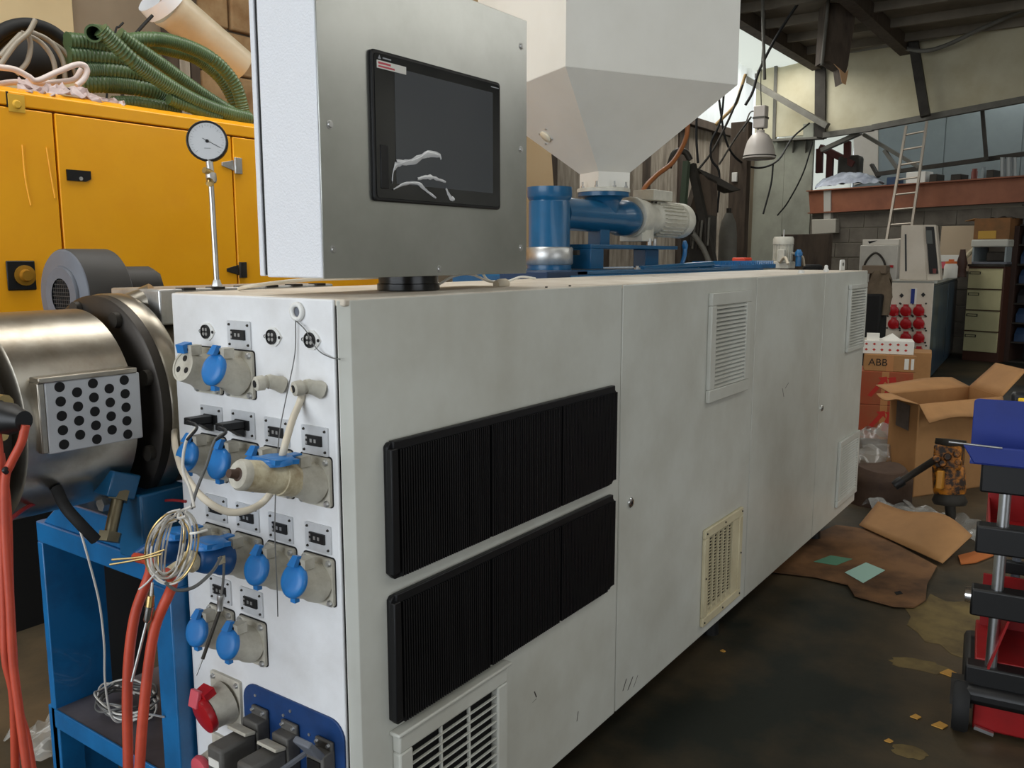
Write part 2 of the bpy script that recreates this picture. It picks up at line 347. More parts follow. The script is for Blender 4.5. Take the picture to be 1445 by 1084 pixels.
# mezzanine behind the gable frame
RB = 2.3
def mz(px, py, back=RB): return gb(px, py, -back)
uM = gu(mz(1206, 200))
wm = struct(B().prism([gp(uM, 2.2, -RB), gp(9, 2.2, -RB), gp(9, 4.45, -RB), gp(uM, 4.45, -RB)], BN * -.1), 'wall_mezzanine', BLUEG, 'blue-grey board wall at the back of the mezzanine', 'wall')
u = gu(mz(1238, 200)); k = 0
while u < 5.6:
    child(B().prism([gp(u, 2.5, -RB), gp(u + 1.18, 2.5, -RB), gp(u + 1.18, 4.4, -RB), gp(u, 4.4, -RB)], BN * .015), 'board', BLUEG, wm, .003); u += 1.2
child(B().prism([mz(1206, 262), mz(1240, 250), mz(1240, 170), mz(1206, 170)], BN * .03), 'board', M('pale_board', (224, 214, 200), .7, dirt=(200, 186, 168), amt=.5, scale=2), wm, .003)
struct(B().prism([gp(-3, 2.30, -RB - .1), gp(9.2, 2.30, -RB - .1), gp(9.2, 2.30, -.1), gp(-3, 2.30, -.1)], (0, 0, .06)), 'trim_1', TIMBERD, 'timber deck of the mezzanine behind the orange beam', 'deck')
# steel: orange beam, truss chord, diagonal brace
bm = thing('mezzanine_beam', 'long orange red oxide steel beam across the block wall', 'beam', gp(0, zbeam0, .05))
zt = gb(1300, 261).z
B().prism(gpoly([(1141, 271), (1500, 246), (1500, 281), (1143, 301)], .06), BN * -.03).obj('web', RUSTO, bm)
B().bar(gb(1141, 270, .06), gb(1500, 245, .06), .14, .018, BN).obj('flange', RUSTO, bm)
B().bar(gb(1143, 301, .06), gb(1500, 281, .06), .14, .018, BN).obj('flange', RUSTO, bm)
tc = thing('truss_chord', 'grey steel truss chord rising along the foot of the cream cladding', 'truss', gb(1240, 180, .1))
B().bar(gb(1163, 191, .1), gb(1232, 181, .1), .09, .08).obj('chord', STEELP, tc)
B().bar(gb(1232, 180, .1), gb(1480, 134, .1), .09, .08).obj('chord', STEELP, tc)
B().bar(gb(1215, 187, .0), gb(1160, 212, .0), .09, .06).obj('brace', STEELP, tc)
B().bar(gb(1219, 190, -.3), gb(1297, 236, -.3), .06, .05).obj('brace', STEELP, tc)
B().bar(gb(1248, 212, -.3), gb(1268, 240, -.3), .05, .05).obj('brace', STEELP, tc)
B().bar(gb(1236, 246, -.3), gb(1470, 214, -.3), .06, .06).obj('rail', IRON, tc)
B().bar(gb(1386, 152, -.2), gb(1392, 226, -.2), .06, .05).obj('post', IRON, tc)
B().bar(gb(1040, 104, .3), gb(1168, 178, .3), .085, .085).obj('knee_brace', STEELP, tc)
pb = B().bar(gb(1286, 40, .25), gb(1306, 164, .25), .13, .12).bar(gb(1240, -40, .6), gb(1290, 52, .3), .2, .18).obj('roof_brace', IRON, label='black steel brace dropping from roof to the truss chord', cat='brace')
# torn duct hanging from roof
dm = thing('hanging_beam', 'dark boxed roof beam with a torn ragged lower end', 'beam', ad(1188, 60, 10.6))
q = [(1168, -30), (1213, -30), (1205, 40), (1199, 76), (1197, 92), (1192, 108), (1189, 118), (1186, 96), (1178, 92), (1170, 86), (1160, 88)]
B().prism([ad(a, b, 10.6) for a, b in q[:8] + q[8:]], FH * .25).obj('casing', TIMBERD, dm, .005)
B().prism([ad(a, b, 10.59) for a, b in ((1176, 90), (1192, 104), (1197, 98), (1193, 120), (1188, 117), (1184, 99))], FH * -.012).obj('torn_edge', M('raw_torn_wood', (190, 150, 110), .8), dm)
B().tube([ad(1172, -30, 10.5), ad(1166, 30, 10.5), ad(1160, 92, 10.5)], .02, 8, 3).obj('conduit', STEELP, dm)
# roof with purlins and roof lights
def roofq(x0, y0, x1, y1, t=.05): return [(x0, y0, zroof(x0)), (x1, y0, zroof(x1)), (x1, y1, zroof(x1)), (x0, y1, zroof(x0))]
rf = B()
for x0, y0, x1, y1 in ((-5.6, -5.8, 6.9, -1), (-5.6, -1, -3.2, 7), (-2.0, -1, 1.0, 8.5), (2.2, -1, 6.9, 5.7), (2.2, 5.7, 4.0, 8.5), (5.2, 5.7, 6.9, 12.3), (-5.6, 7, -2.0, 9.0), (-2.0, 8.5, 4.0, 9.0), (-4.3, 9.0, 4.0, 14.2), (4.0, 12.3, 6.9, 14.2), (-3.2, 6.3, -2.0, 7), (-5.6, 14.9, -4.3, 18.5), (-4.3, 14.2, 6.9, 14.9), (-4.3, 16.6, 6.9, 18.5), (3.4, 14.9, 6.9, 16.6)):
    rf.prism(roofq(x0, y0, x1, y1), (0, 0, .05))
rf = struct(rf, 'ceiling', ROOFM, 'dark sheeted pitched workshop roof', 'roof')
struct(B().prism(roofq(-5.6, 9.0, -4.3, 14.9), (0, 0, .01)), 'window_2', SKYL, 'bright translucent roof sheet above the hanging lamp', 'rooflight')
struct(B().prism(roofq(-3.2, -1, -2.0, 6.3), (0, 0, .01)), 'window_3', SKYL, 'translucent roof strip over the generator', 'rooflight')
struct(B().prism(roofq(1.0, -1, 2.2, 8.5), (0, 0, .01)), 'window_4', SKYL, 'translucent roof strip over the aisle', 'rooflight')
struct(B().prism(roofq(-4.3, 14.9, 3.4, 16.6), (0, 0, .01)), 'added_window_6', SKYL, 'added unseen translucent strip for the fill over the mezzanine', 'rooflight')  # roof opening made up to go with the mezzanine fill lamp
struct(B().prism(roofq(4.0, 5.7, 5.2, 12.3), (0, 0, .01)), 'added_window_7', SKYL, 'added unseen translucent strip for the fill by the right wall', 'rooflight')  # unseen opening, added together with the fill lamp beside the right wall
for k, y in enumerate((9.9, 10.8, 11.7, 12.6, 13.5)):
    child(B().bar((-4.3, y, zroof(-4.6) - .05), (6.6, y, zroof(6.6) - .05), .06, .12), 'purlin', ROOFM, rf)
for x in (-4.25, -2.9, .6, 2.8):
    child(B().bar((x, 9, zroof(x) - .10), (x, 14.3, zroof(x) - .10), .16, .18), 'rafter', TIMBERD, rf)
struct(B().box((6.6, -5.8, 0), (6.8, -3.4, 4.5)).box((6.6, 1.8, 0), (6.8, 18.5, 4.5)).box((6.6, -3.4, 3.5), (6.8, 1.8, 4.5)), 'wall_right', M('right_wall_grey', (190, 190, 182), .8, dirt=(110, 108, 100), amt=.6, scale=.8), 'grey wall on the right of the aisle', 'wall')
struct(B().box((-6.4, -5.6, 0), (-6.3, -5.4, 4.45)).box((1.2, -5.6, 0), (6.8, -5.4, 4.45)).box((-6.4, -5.6, 4.4), (1.2, -5.4, 4.5)), 'wall_front', WALLT, 'front wall with the open loading door', 'wall')
# conduits and cables under the roof at the back
def cable(name, pts, r, mat, label, cat='cable', group=None, n=8, sm=6): return B().tube(pts, r, n, sm).obj(name, mat, label=label, cat=cat, group=group)
cable('roof_conduit', [gb(1262, 64, .3), gb(1300, 72, .32), gb(1335, 64, .35), gb(1390, 38, .4), gb(1500, -10, .5)], .03, STEELP, 'pale conduit curving below roof above the cream cladding', 'conduit')
cable('roof_cable', [ad(1076, -10, 10.2), ad(1077, 40, 10.2), ad(1079, 112, 10.2)], .02, STEELP, 'straight grey conduit dropping behind the hopper', 'conduit')
cable('black_cable', [ad(1128, 2, 10.4), ad(1098, 48, 10.8), ad(1072, 98, 11), ad(1062, 130, 11), ad(1052, 148, 11)], .018, RUBBER, 'thick black cable hanging from the bright roof sheet')
cable('black_cable', [gb(1142, 174, .25), ad(1118, 195, 13.2), ad(1098, 226, 12.4), ad(1070, 237, 11.6), ad(1042, 226, 11.2), ad(1025, 200, 11.0), ad(1016, 150, 10.9), ad(1010, 90, 10.8)], .014, RUBBER, 'black cable swagged below the hanging bell lamp')
cable('black_cable', [ad(1091, 231, 12.2), ad(1088, 260, 12.2), ad(1077, 302, 12.2)], .013, RUBBER, 'short black cable end hanging under the swag')
cable('thin_cable', [gb(1147, 200, .2), gb(1133, 245, .2), gb(1112, 285, .2), gb(1097, 304, .2)], .012, RUBBER, 'thin dark wire sloping across the grey sheet wall')
# ================================================================== the extruder cabinet
XS, XL, Y0, Y3, ZT, ZB = -1.037, -1.5065, .9935, 4.473, 1.31, .153
XP = -1.0595                                           # right edge of the socket panel
cab = thing('extruder_cabinet', 'long white extruder control cabinet with a socket panel on its end', 'control cabinet', (-1.27, 2.73, 0))
B().box((XL + .004, Y0 + .006, ZB), (XS - .016, Y3 - .01, ZT - .012)).obj('core', DARK, cab)
B().box((XL, Y0 + .002, ZT - .012), (XS - .001, Y3, ZT)).obj('top_cover', TOPM, cab, .003)
B().box((XL, Y0 - .004, ZB), (XP, Y0 + .004, ZT - .001)).obj('socket_panel', PANEL, cab, .003)
B().prism([(XP + .0065, Y0 - .003, ZB), (XP + .0065, Y0 + .016, ZB), (XS - .016, Y0 + .02, ZB), (XS - .016, 1.948, ZB), (XS, 1.948, ZB), (XS, Y0 + .014, ZB)], (0, 0, ZT - ZB - .002)).obj('side_cover', SIDE, cab, .002)
for y0, y1 in ((1.953, 2.922), (2.927, 3.744), (3.749, Y3)):
    B().box((XS - .016, y0, ZB), (XS, y1, ZT - .002)).obj('side_cover', SIDE, cab, .003)
B().box((XL, Y0 + .006, ZB), (XL + .006, Y3, ZT - .014)).obj('far_side_cover', SIDE, cab)
B().box((XL, Y3 - .012, ZB), (XS - .017, Y3, ZT - .014)).obj('end_cover', SIDE, cab)
# feet under the cabinet, in its shade
for y in (1.5, 2.9, 4.2):
    for x in (-1.45, -1.15): B().cone((x, y, 0), (x, y, ZB), .03, .02, 12).obj('foot', BLACK, cab)
# black cooling fin panels
for (z0, z1) in ((.806, 1.057), (.526, .776)):
    y0, y1, c, t = 1.076, 1.914, .022, .02
    prt = B().prism([(XS, y0 + c * .6, z0), (XS, y1 - c, z0), (XS, y1, z0 + c), (XS, y1, z1 - c), (XS, y1 - c, z1), (XS, y0 + c * .3, z1), (XS, y0, z1 - c * .3), (XS, y0, z0 + c * .6)], (t * .55, 0, 0)).obj('fin_panel', BLACKM, cab, .002)
    fr = B()
    fr.bar((XS + t * .5, y0 + .009, z0 + .012), (XS + t * .5, y0 + .009, z1 - .010), .018, t).bar((XS + t * .5, y0 + .01, z1 - .006), (XS + t * .5, y1 - c, z1 - .006), .012, t * .9)
    fr.obj('fin_frame', BLACKM, prt, .002)
    rb = B(); n = 118
    for k in range(n):
        y = y0 + .024 + (y1 - y0 - .036) * k / n; third = (k % 40) == 39
        if not third: rb.box((XS + .008, y, z0 + .012 if k > n - 6 else z0 + .004), (XS + t * .95, y + .0036, z1 - .014))
    rb.obj('ribs', BLACKM, prt, kind='stuff')
# grilles
GR = M('grille_cream', (212, 210, 196), .5)
GRB = M('beige_grille', (206, 196, 164), .55, dirt=(170, 156, 120), amt=.5, scale=8)
def frame(y0, z0, y1, z1, bw, t, name='grille', mat=SIDE):
    b = B(); x = XS
    b.box((x, y0, z1 - bw), (x + t, y1, z1)).box((x, y0, z0), (x + t, y1, z0 + bw)).box((x, y0, z0 + bw), (x + t, y0 + bw, z1 - bw)).box((x, y1 - bw, z0 + bw), (x + t, y1, z1 - bw))
    return b.obj(name, mat, cab, .003)
def louvre(y0, z0, y1, z1, bw, n, t=.014, mat=SIDE, back=DARK, depth=.011, tilt=.5):
    g = frame(y0, z0, y1, z1, bw, t, mat=mat)
    B().box((XS - .002, y0 + bw, z0 + bw), (XS + .002, y1 - bw, z1 - bw)).obj('backing', back, g)
    h = (z1 - z0 - 2 * bw) / n; src = None
    for k in range(n):
        z = z0 + bw + h * (k + .5); c = Vector((XS + .007, (y0 + y1) / 2, z)) - Vector(cab['base'])
        if src is None:
            src = B().prism([(-.005, 0, h * .40), (-.003, 0, h * .44), (.006, 0, -h * .12), (.006, 0, -h * .36), (.004, 0, -h * .38)], (0, y1 - y0 - 2 * bw, 0))
            src.v = [v - Vector((0, (y1 - y0 - 2 * bw) / 2, 0)) for v in src.v]; src = src.obj('slat', mat, g, loc=c)
        else: inst(src, g, c)
    return g
g1 = frame(1.083, .15, 1.424, .508, .036, .02); g1.modifiers['bevel'].width = .004
B().box((XS - .002, 1.119, .186), (XS + .001, 1.388, .472)).obj('backing', DARK, g1)
src = None; ps = None; n = 15; h = .286 / n
for k in range(n):
    z = .472 - h * (k + 1); c = Vector((XS + .008, 1.2535, z)) - Vector(cab['base'])
    if src is None: src = B().box((.003, -.1345, -.0015), (.009, .1345, .0015)).obj('slat', SIDE, g1, .001, loc=c)
    else: inst(src, g1, c)
    for y in (1.209, 1.298):
        c2 = Vector((XS + .006, y, z + h / 2)) - Vector(cab['base'])
        if ps is None: ps = B().box((.001, -.003, -h / 2), (.008, .003, h / 2)).obj('divider', SIDE, g1, .0015, loc=c2)
        else: inst(ps, g1, c2)
B().box((XS, 1.075, .508), (XS + .026, 1.432, .516)).obj('drip_edge', SIDE, g1, .003)
louvre(2.503, .928, 2.842, 1.268, .04, 20)
louvre(4.128, .938, 4.43, 1.25, .022, 20)
louvre(4.10, .205, 4.455, .522, .03, 20)
# open slotted beige vent
g = frame(2.518, .190, 2.85, .515, .03, .012, mat=GRB)
B().box((XS - .002, 2.548, .22), (XS + .001, 2.82, .485)).obj('backing', DARK, g)
B().box((XS, 2.765, .22), (XS + .008, 2.82, .485)).box((XS, 2.548, .22), (XS + .006, 2.77, .245)).obj('blank', GRB, g)
srcb = None
for k in range(6):
    c = Vector((XS + .006, 2.552 + k * .041, .36)) - Vector(cab['base'])
    if srcb is None: srcb = B().box((-.005, -.0018, -.13), (.005, .0018, .13)).obj('bar', GRB, g, loc=c)
    else: inst(srcb, g, c)
srcb = None
for k in range(24):
    c = Vector((XS + .003, 2.66, .235 + k * .0106)) - Vector(cab['base'])
    if srcb is None: srcb = B().box((.0, -.108, -.0014), (.003, .108, .0014)).obj('slat', GRB, g, loc=c)
    else: inst(srcb, g, c)
sb = B()
for y in (2.53, 2.684, 2.838):
    for z in (.203, .352, .502):
        if (y, z) != (2.684, .352): sb.cone((XS + .011, y, z), (XS + .0145, y, z), .004, .003, 8)
sb.obj('screws', IRON, g)
for y, z in ((2.014, .727), (3.791, .727)):
    l = B().lathe((XS - .002, y, z), (XS + .006, y, z), [(.014, 0), (.014, .7), (.011, 1)], 20).obj('lock', CHROME, cab)
    B().cbox((XS + .0062, y, z), (.002, .006, .009)).obj('keyway', BLACK, l)
# lifting eye, knobs and screws on the top cover
le = B().prism([(-1.12, 4.30, z + ZT) if False else (-1.12, 4.30 + a, ZT + z) for a, z in ((-.0, 0), (.07, 0), (.07, .044), (.062, .052), (.008, .052), (0, .044))], (-.008, 0, 0)).obj('lifting_lug', WHITE, cab, .002)
B().cone((-1.1195, 4.335, ZT + .03), (-1.1185, 4.335, ZT + .03), .009, n=14).obj('eye', BLACK, le)
B().lathe((-1.1, 3.98, ZT), (-1.1, 3.98, ZT + .03), [(.012, 0), (.012, .35), (.008, .5), (.008, .85), (.004, 1)], 12).obj('top_knob', WHITE, cab)
B().lathe((-1.1, 3.62, ZT), (-1.1, 3.62, ZT + .012), [(.014, 0), (.012, 1)], 12).obj('top_knob', WHITE, cab)
for y in (1.62, 1.72): B().cone((-1.052, y, ZT), (-1.052, y, ZT + .003), .003, n=8).obj('top_screw', IRON, cab)
# ------------------------------------------------------------------ sockets on the end panel (y = Y0 faces the camera's left)
YP = Y0 - .004
def pn(px, py): v = ay(px, py, YP); return v.x, v.z
CB = Vector(cab['base'])
def loc_panel(x, z): return Vector((x, YP, z)) - CB
def socket_mesh():
    b = B(); pl = rrect(-.0385, -.043, .0385, .043, .006)
    b.prism([(x, -.007, z) for x, z in pl], (0, .0075, 0))
    b.lathe((0, -.006, -.004), (0, -.056, .014), [(.036, 0), (.0345, .25), (.030, .45), (.0285, 1)], 24)
    b.cbox((.010, -.040, .043), (.020, .022, .018))
    return b
scr = B()
for x in (-.031, .031):
    for z in (-.036, .036): scr.lathe((x, -.007, z), (x, -.0125, z), [(.0062, 0), (.0062, .5), (.004, 1)], 8)
GASK = B().prism([(x, -.0012, z) for x, z in rrect(-.0405, -.0445, .0405, .0455, .007)], (0, .0015, 0)).mesh('gasket', BLACK)
HPIN = B().cone((.006, -.050, .044), (.006, -.0518, .044), .0042, n=10).mesh('hinge_pin', BLACK)
SOCK = socket_mesh().mesh('socket_outlet', GREY); SCRW = scr.mesh('screws', ZINC)
def lid_mesh():
    b = B(); c0, c1 = Vector((0, -.054, .0133)), Vector((0, -.066, .0176))
    b.lathe(c0, c1, [(.0280, 0), (.0295, .15), (.0295, .55), (.025, .9), (.016, 1.02)], 28)
    b.prism([(-.010, -.056, .040), (.008, -.056, .040), (.007, -.046, .056), (-.005, -.046, .056)], (0, -.009, .002))
    b.cbox((.0, -.058, -.0185), (.012, .010, .009)); return b
LID = lid_mesh().mesh('lid', LIDBLUE)
lo_ = B(); lo_.cbox((0, -.086, .052), (.056, .050, .008), (R(-8), 0, 0)); lo_.lathe((0, -.088, .047), (0, -.088, .058), [(.031, 0), (.031, .6), (.026, 1)], 24); lo_.cbox((-.002, -.052, .050), (.018, .03, .010))
LIDOPEN = lo_.mesh('lid', LIDBLUE)
FACE = B().lathe((0, -.050, .012), (0, -.0575, .0145), [(.0287, 0), (.0287, 1), (.0245, 1.0), (.0245, .75), (.0, .75)], 24, cap=False).mesh('contact_face', GREY)
hb = B()
for a in (90, 210, 330):
    hx_, hz_ = .0135 * math.cos(R(a)), .0135 * math.sin(R(a)); hy_ = -.0556 + hz_ / 3; hb.lathe((hx_, hy_ + .001, .0136 + hz_), (hx_, hy_ - .0010, .0142 + hz_), [(.0058, 0), (.0058, 1)], 12)
HOLES = hb.mesh('pin_holes', BLACK)
HINGE = B().cbox((-.002, -.050, .047), (.022, .020, .016), (R(12), 0, 0)).mesh('hinge', LIDBLUE)
def mk(name, me, parent, loc=None, label=None):
    o = bpy.data.objects.new(name, me); C.objects.link(o); o.parent = parent
    if loc is not None: o.location = loc
    if label: o['label'] = label
    return o
COLS = (-1.396, -1.302, -1.209, -1.111)
ROWS = {1: 1.167, 2: .998, 3: .820, 4: .655}
sock = {}
for r, c, kind in ((1, 0, 'open'), (1, 1, 'lid'), (2, 0, 'lid'), (2, 1, 'lid'), (2, 2, 'lid'), (2, 3, 'plug'), (3, 0, 'plug'), (3, 1, 'plug'), (3, 2, 'lid'), (3, 3, 'lid'), (4, 0, 'lid'), (4, 1, 'lid')):
    s = mk('socket_outlet', SOCK, cab, loc_panel(COLS[c], ROWS[r])); mk('screws', SCRW, s); mk('gasket', GASK, s); mk('hinge_pin', HPIN, s)
    if kind == 'lid': mk('lid', LID, s, label='blue hinged socket lid')
    elif kind == 'open': mk('contact_face', FACE, s); mk('pin_holes', HOLES, s); mk('hinge', HINGE, s)
    else: mk('lid', LIDOPEN, s, label='raised blue socket lid')
    sock[(r, c)] = s
# thermocouple jacks
JP = B().prism([(x, -.003, z) for x, z in rrect(-.0325, -.025, .0325, .025, .002, 2)], (0, .0035, 0)).mesh('jack_plate', JACKA)
JP2 = JP
JB = B().box((-.019, -.0065, -.009), (.019, -.0025, .009)).mesh('jack', BLACK)
jp = B()
for x in (-.007, .003): jp.box((x, -.0075, -.003), (x + .005, -.006, .003))
jp.box((-.0185, -.0072, -.007), (-.0145, -.006, -.002)).box((-.0185, -.0072, .002), (-.0145, -.006, .006))
JPIN = jp.mesh('jack_contacts', ZINC)
js = B()
for x in (-.026, .026):
    for z in (-.018, .018): js.lathe((x, -.003, z), (x, -.0055, z), [(.0026, 0), (.002, 1)], 8)
JS = js.mesh('jack_screws', IRON)
for c, z in ((1, 1.239), (0, 1.074), (1, 1.074), (2, 1.071), (3, 1.068), (0, .899), (1, .898), (2, .895), (3, .895), (0, .734), (1, .732)):
    o = mk('thermocouple_jack', JP, cab, loc_panel(COLS[c], z)); mk('jack', JB, o); mk('jack_contacts', JPIN, o); mk('jack_screws', JS, o)
# round four-pin connectors
cf = B().prism([(x, -.003, z) for x, z in ((-.015, .010), (-.006, .0165), (.006, .0165), (.015, .010), (.022, 0), (.015, -.010), (.006, -.0165), (-.006, -.0165), (-.015, -.010), (-.022, 0))], (0, .0035, 0)).mesh('round_connector', WHITE)
cr = B().lathe((-.002, -.003, 0), (-.002, -.0065, 0), [(.0132, 0), (.0132, 1), (.0108, 1), (.0108, .5), (0, .5)], 20, cap=False).mesh('connector_ring', BLACK)
cpn = B()
for a in range(4): cpn.cone((-.002 + .006 * math.cos(R(45 + 90 * a)), -.004, .006 * math.sin(R(45 + 90 * a))), (-.002 + .006 * math.cos(R(45 + 90 * a)), -.0062, .006 * math.sin(R(45 + 90 * a))), .0032, n=8)
cpn = cpn.mesh('connector_pins', ZINC)
chs = B().cone((.018, -.002, 0), (.018, -.0042, 0), .003, n=8).cone((-.022, .0, 0), (-.022, -.002, 0), .0035, n=8).mesh('connector_screws', BLACK)
for c in (0, 2, 3):
    o = mk('round_connector', cf, cab, loc_panel(COLS[c], 1.240)); mk('connector_ring', cr, o); mk('connector_pins', cpn, o); mk('connector_screws', chs, o)
# cable ring and elbow glands
x, z = pn(421, 440)
B().torus((x, YP - .003, z), (0, 1, 0), .0125, .0045).obj('grommet', WHITE, cab)
B().cone((x, YP - .0005, z), (x, YP - .0015, z), .011, n=16).obj('grommet_hole', GREYBLOW, cab)
for c in (2, 3):
    x, z = COLS[c] + .008, 1.163
    e = B(); e.lathe((x + .012, YP, z - .006), (x + .004, YP - .022, z + .002), [(.016, 0), (.013, .5), (.012, 1)], 12).lathe((x + .004, YP - .018, z + .002), (x - .004, YP - .048, z + .000), [(.0125, 0), (.0125, .28), (.0105, .3), (.0105, .5), (.0135, .52), (.0125, .95), (.009, 1)], 12)
    e = e.obj('elbow_gland', GREY, cab)
    B().cone((x - .0038, YP - .0475, z), (x - .0045, YP - .0495, z), .0065, n=10).obj('gland_bore', BLACK, e)
# red outlets low on the panel
x, z = -1.392, .503
rs = B().prism([(x + a, YP - .006, z + b) for a, b in rrect(-.046, -.05, .046, .055, .004, 3)], (0, .0065, 0)).lathe((x, YP - .005, z), (x - .004, YP - .045, z - .006), [(.044, 0), (.038, .5), (.036, 1)], 24).obj('red_outlet', GREY, cab, label='large grey outlet with a red lid')
B().lathe((x - .004, YP - .044, z - .006), (x - .006, YP - .06, z - .010), [(.037, 0), (.039, .2), (.037, .8), (.028, 1)], 28).cbox((x - .006, YP - .046, z + .034), (.032, .024, .02), (R(20), 0, 0)).obj('lid', RED, rs)
B().cbox((x - .014, YP - .064, z + .028), (.026, .010, .034), (R(-14), 0, 0)).obj('latch_tab', PINK, rs, .002)
b = B()
for a in (-.036, .036):
    for c_ in (-.04, .045): b.lathe((x + a, YP - .006, z + c_), (x + a, YP - .011, z + c_), [(.006, 0), (.004, 1)], 8)
b.obj('screws', ZINC, rs)
x, z = -1.40, .375
rs = B().prism([(x + a, YP - .006, z + b) for a, b in rrect(-.044, -.05, .044, .046, .004, 3)], (0, .0065, 0)).cone((x, YP - .005, z), (x - .002, YP - .05, z - .004), .04, .035, 24).obj('red_outlet', GREY, cab, label='lower grey outlet with a faded red lid')
B().lathe((x - .002, YP - .05, z - .004), (x - .004, YP - .066, z - .006), [(.036, 0), (.039, .3), (.037, .8), (.03, 1)], 28).obj('lid', PINK, rs)
B().cbox((x + .006, YP - .0675, z - .01), (.024, .002, .014)).obj('white_label', PAPER, rs)
# blue connector plate
bpz0, bpz1 = .17, .565
bpo = B().prism([(a, YP - .004, b) for a, b in rrect(-1.338, bpz0, -1.060, bpz1, .035, 6)], (0, .0045, 0)).obj('connector_plate', M('plate_blue', (30, 66, 120), .4, dirt=(22, 44, 80), amt=.6, scale=14), cab, .001)
b = B()
for a, c_ in ((-1.30, .545), (-1.22, .53), (-1.15, .515), (-1.2, .545)): b.cone((a, YP - .004, c_), (a, YP - .006, c_), .003, n=8)
b.obj('plate_screws', ZINC, bpo)
for i, (x, z) in enumerate(((-1.283, .482), (-1.198, .480), (-1.105, .478))):
    hs = B().box((x - .022, YP - .034, z - .10), (x + .022, YP - .004, z + .03)).cbox((x, YP - .009, z + .036), (.044, .008, .02)).obj('connector_housing', HOODG, bpo, .003)
    b = B()
    for a in (-.015, .015): b.lathe((x + a, YP - .013, z + .04), (x + a, YP - .018, z + .04), [(.004, 0), (.003, 1)], 8)
    b.obj('screws', ZINC, hs)
    if i < 2:
        B().box((x - .024, YP - .112, z - .125), (x + .020, YP - .034, z + .012)).obj('hood', HOODG, hs, .006)
        B().cbox((x - .003, YP - .05, z + .018), (.052, .024, .006), (R(-14), 0, 0)).bar((x - .028, YP - .045, z + .012), (x - .028, YP - .06, z - .05), .008, .004).obj('locking_lever', GREY, hs, .001)
        B().cbox((x - .0245, YP - .08, z - .03), (.001, .036, .018)).cbox((x - .003, YP - .1125, z - .018), (.03, .001, .016)).obj('white_label', PAPER, hs)
    else:
        B().cbox((x, YP - .045, z + .046), (.042, .012, .05), (R(38), 0, 0)).obj('flip_cover', GREYBLOW, hs, .003)
        B().box((x - .016, YP - .037, z - .09), (x + .016, YP - .0345, z + .018)).obj('insert', BLACK, hs)
        b = B()
        for a in (-.008, 0, .008): b.tube([(x + a, YP - .036, z - .01), (x + a - .006, YP - .07, z - .03), (x + a - .004, YP - .06, z - .12)], .0035, 6, 4)
        b.obj('loose_wires', COPPER, hs)
        B().bar((x - .026, YP - .03, z + .02), (x - .045, YP - .075, z + .0), .008, .006).obj('locking_lever', GREYBLOW, hs)

# scuffs on the side covers
SCUFF = M('grey_scuff', (70, 66, 60), .6)
for pts, wd in (([(754, 976), (757, 984)], .004), ([(751, 992), (757, 986)], .003), ([(879, 975), (884, 958)], .005), ([(886, 974), (893, 955)], .006), ([(894, 970), (900, 953)], .003), ([(814, 1018), (816, 1004)], .003), ([(1113, 540), (1108, 548)], .006), ([(1106, 560), (1104, 548)], .004)):
    a, b_ = ax(*pts[0], XS), ax(*pts[1], XS); B().bar(a, b_, wd, .0006, (0, 1, 0)).obj('scuff', SCUFF, cab)
# ------------------------------------------------------------------ plugs and leads at the panel
def sx(r, c): return COLS[c], ROWS[r]
x, z = sx(2, 3); y = YP - .052
pl = thing('cream_plug', 'dirty cream cylindrical plug pushed into the right hand socket', 'plug', (x, y - .06, z))
B().lathe((x, y, z + .012), (x - .002, y - .098, z + .040), [(.0285, 0), (.0285, .30), (.0265, .31), (.0250, .55), (.0262, .56), (.0258, .8), (.0245, 1)], 28).obj('body', DIRTYCREAM, pl)
B().lathe((x - .002, y - .096, z + .0395), (x - .0023, y - .108, z + .043), [(.0252, 0), (.0252, .6), (.022, 1), (.011, 1)], 24, cap=False).obj('end_ring', GREY, pl)
B().lathe((x - .002, y - .098, z + .040), (x - .0028, y - .124, z + .048), [(.0125, 0), (.011, .4), (.008, .45), (.007, 1)], 12).obj('gland', M('brown_gland', (70, 50, 38), .6), pl)
x, z = sx(3, 1); y = YP - .052
pl = thing('blue_plug', 'blue cylindrical plug with a dirty collar in the third socket row', 'plug', (x, y - .06, z))
B().lathe((x, y, z + .012), (x - .003, y - .062, z + .030), [(.0295, 0), (.0295, .2), (.0265, .25), (.0265, .7), (.0235, .9), (.018, 1)], 28).obj('body', PLUGBLUE, pl)
B().lathe((x - .003, y - .060, z + .0295), (x - .008, y - .116, z + .020), [(.015, 0), (.0195, .12), (.020, .28), (.012, .36), (.011, .7), (.008, 1)], 18).obj('collar', DIRTYCREAM, pl)
B().cbox((x + .0275, y - .03, z + .024), (.002, .014, .014)).obj('rating_label', DIRTYCREAM, pl)
tip2 = Vector((x - .008, y - .116, z + .020))
x, z = sx(3, 0); y = YP - .052
pl = thing('blue_plug', 'shaded blue plug in the leftmost socket behind the wire coil', 'plug', (x, y - .05, z))
B().lathe((x, y, z + .012), (x - .004, y - .080, z + .032), [(.0295, 0), (.0295, .2), (.0265, .25), (.0265, .7), (.023, .9), (.018, 1)], 28).obj('body', PLUGBLUE, pl)
B().lathe((x - .004, y - .080, z + .032), (x - .008, y - .115, z + .028), [(.016, 0), (.018, .3), (.010, 1)], 16).obj('collar', PLUGBLUE, pl)
tip1 = Vector((x - .008, y - .115, z + .028))
D1 = 1.42
cable('orange_cable', [tip1, ad(213, 800, 1.46), ad(190, 870, 1.45), ad(180, 960, 1.45), ad(181, 1084, 1.45), ad(184, 1230, 1.45)], .0085, ORANGE, 'orange cable hanging left of its twin below the wire coil', group='orange cables below the plugs', n=10)
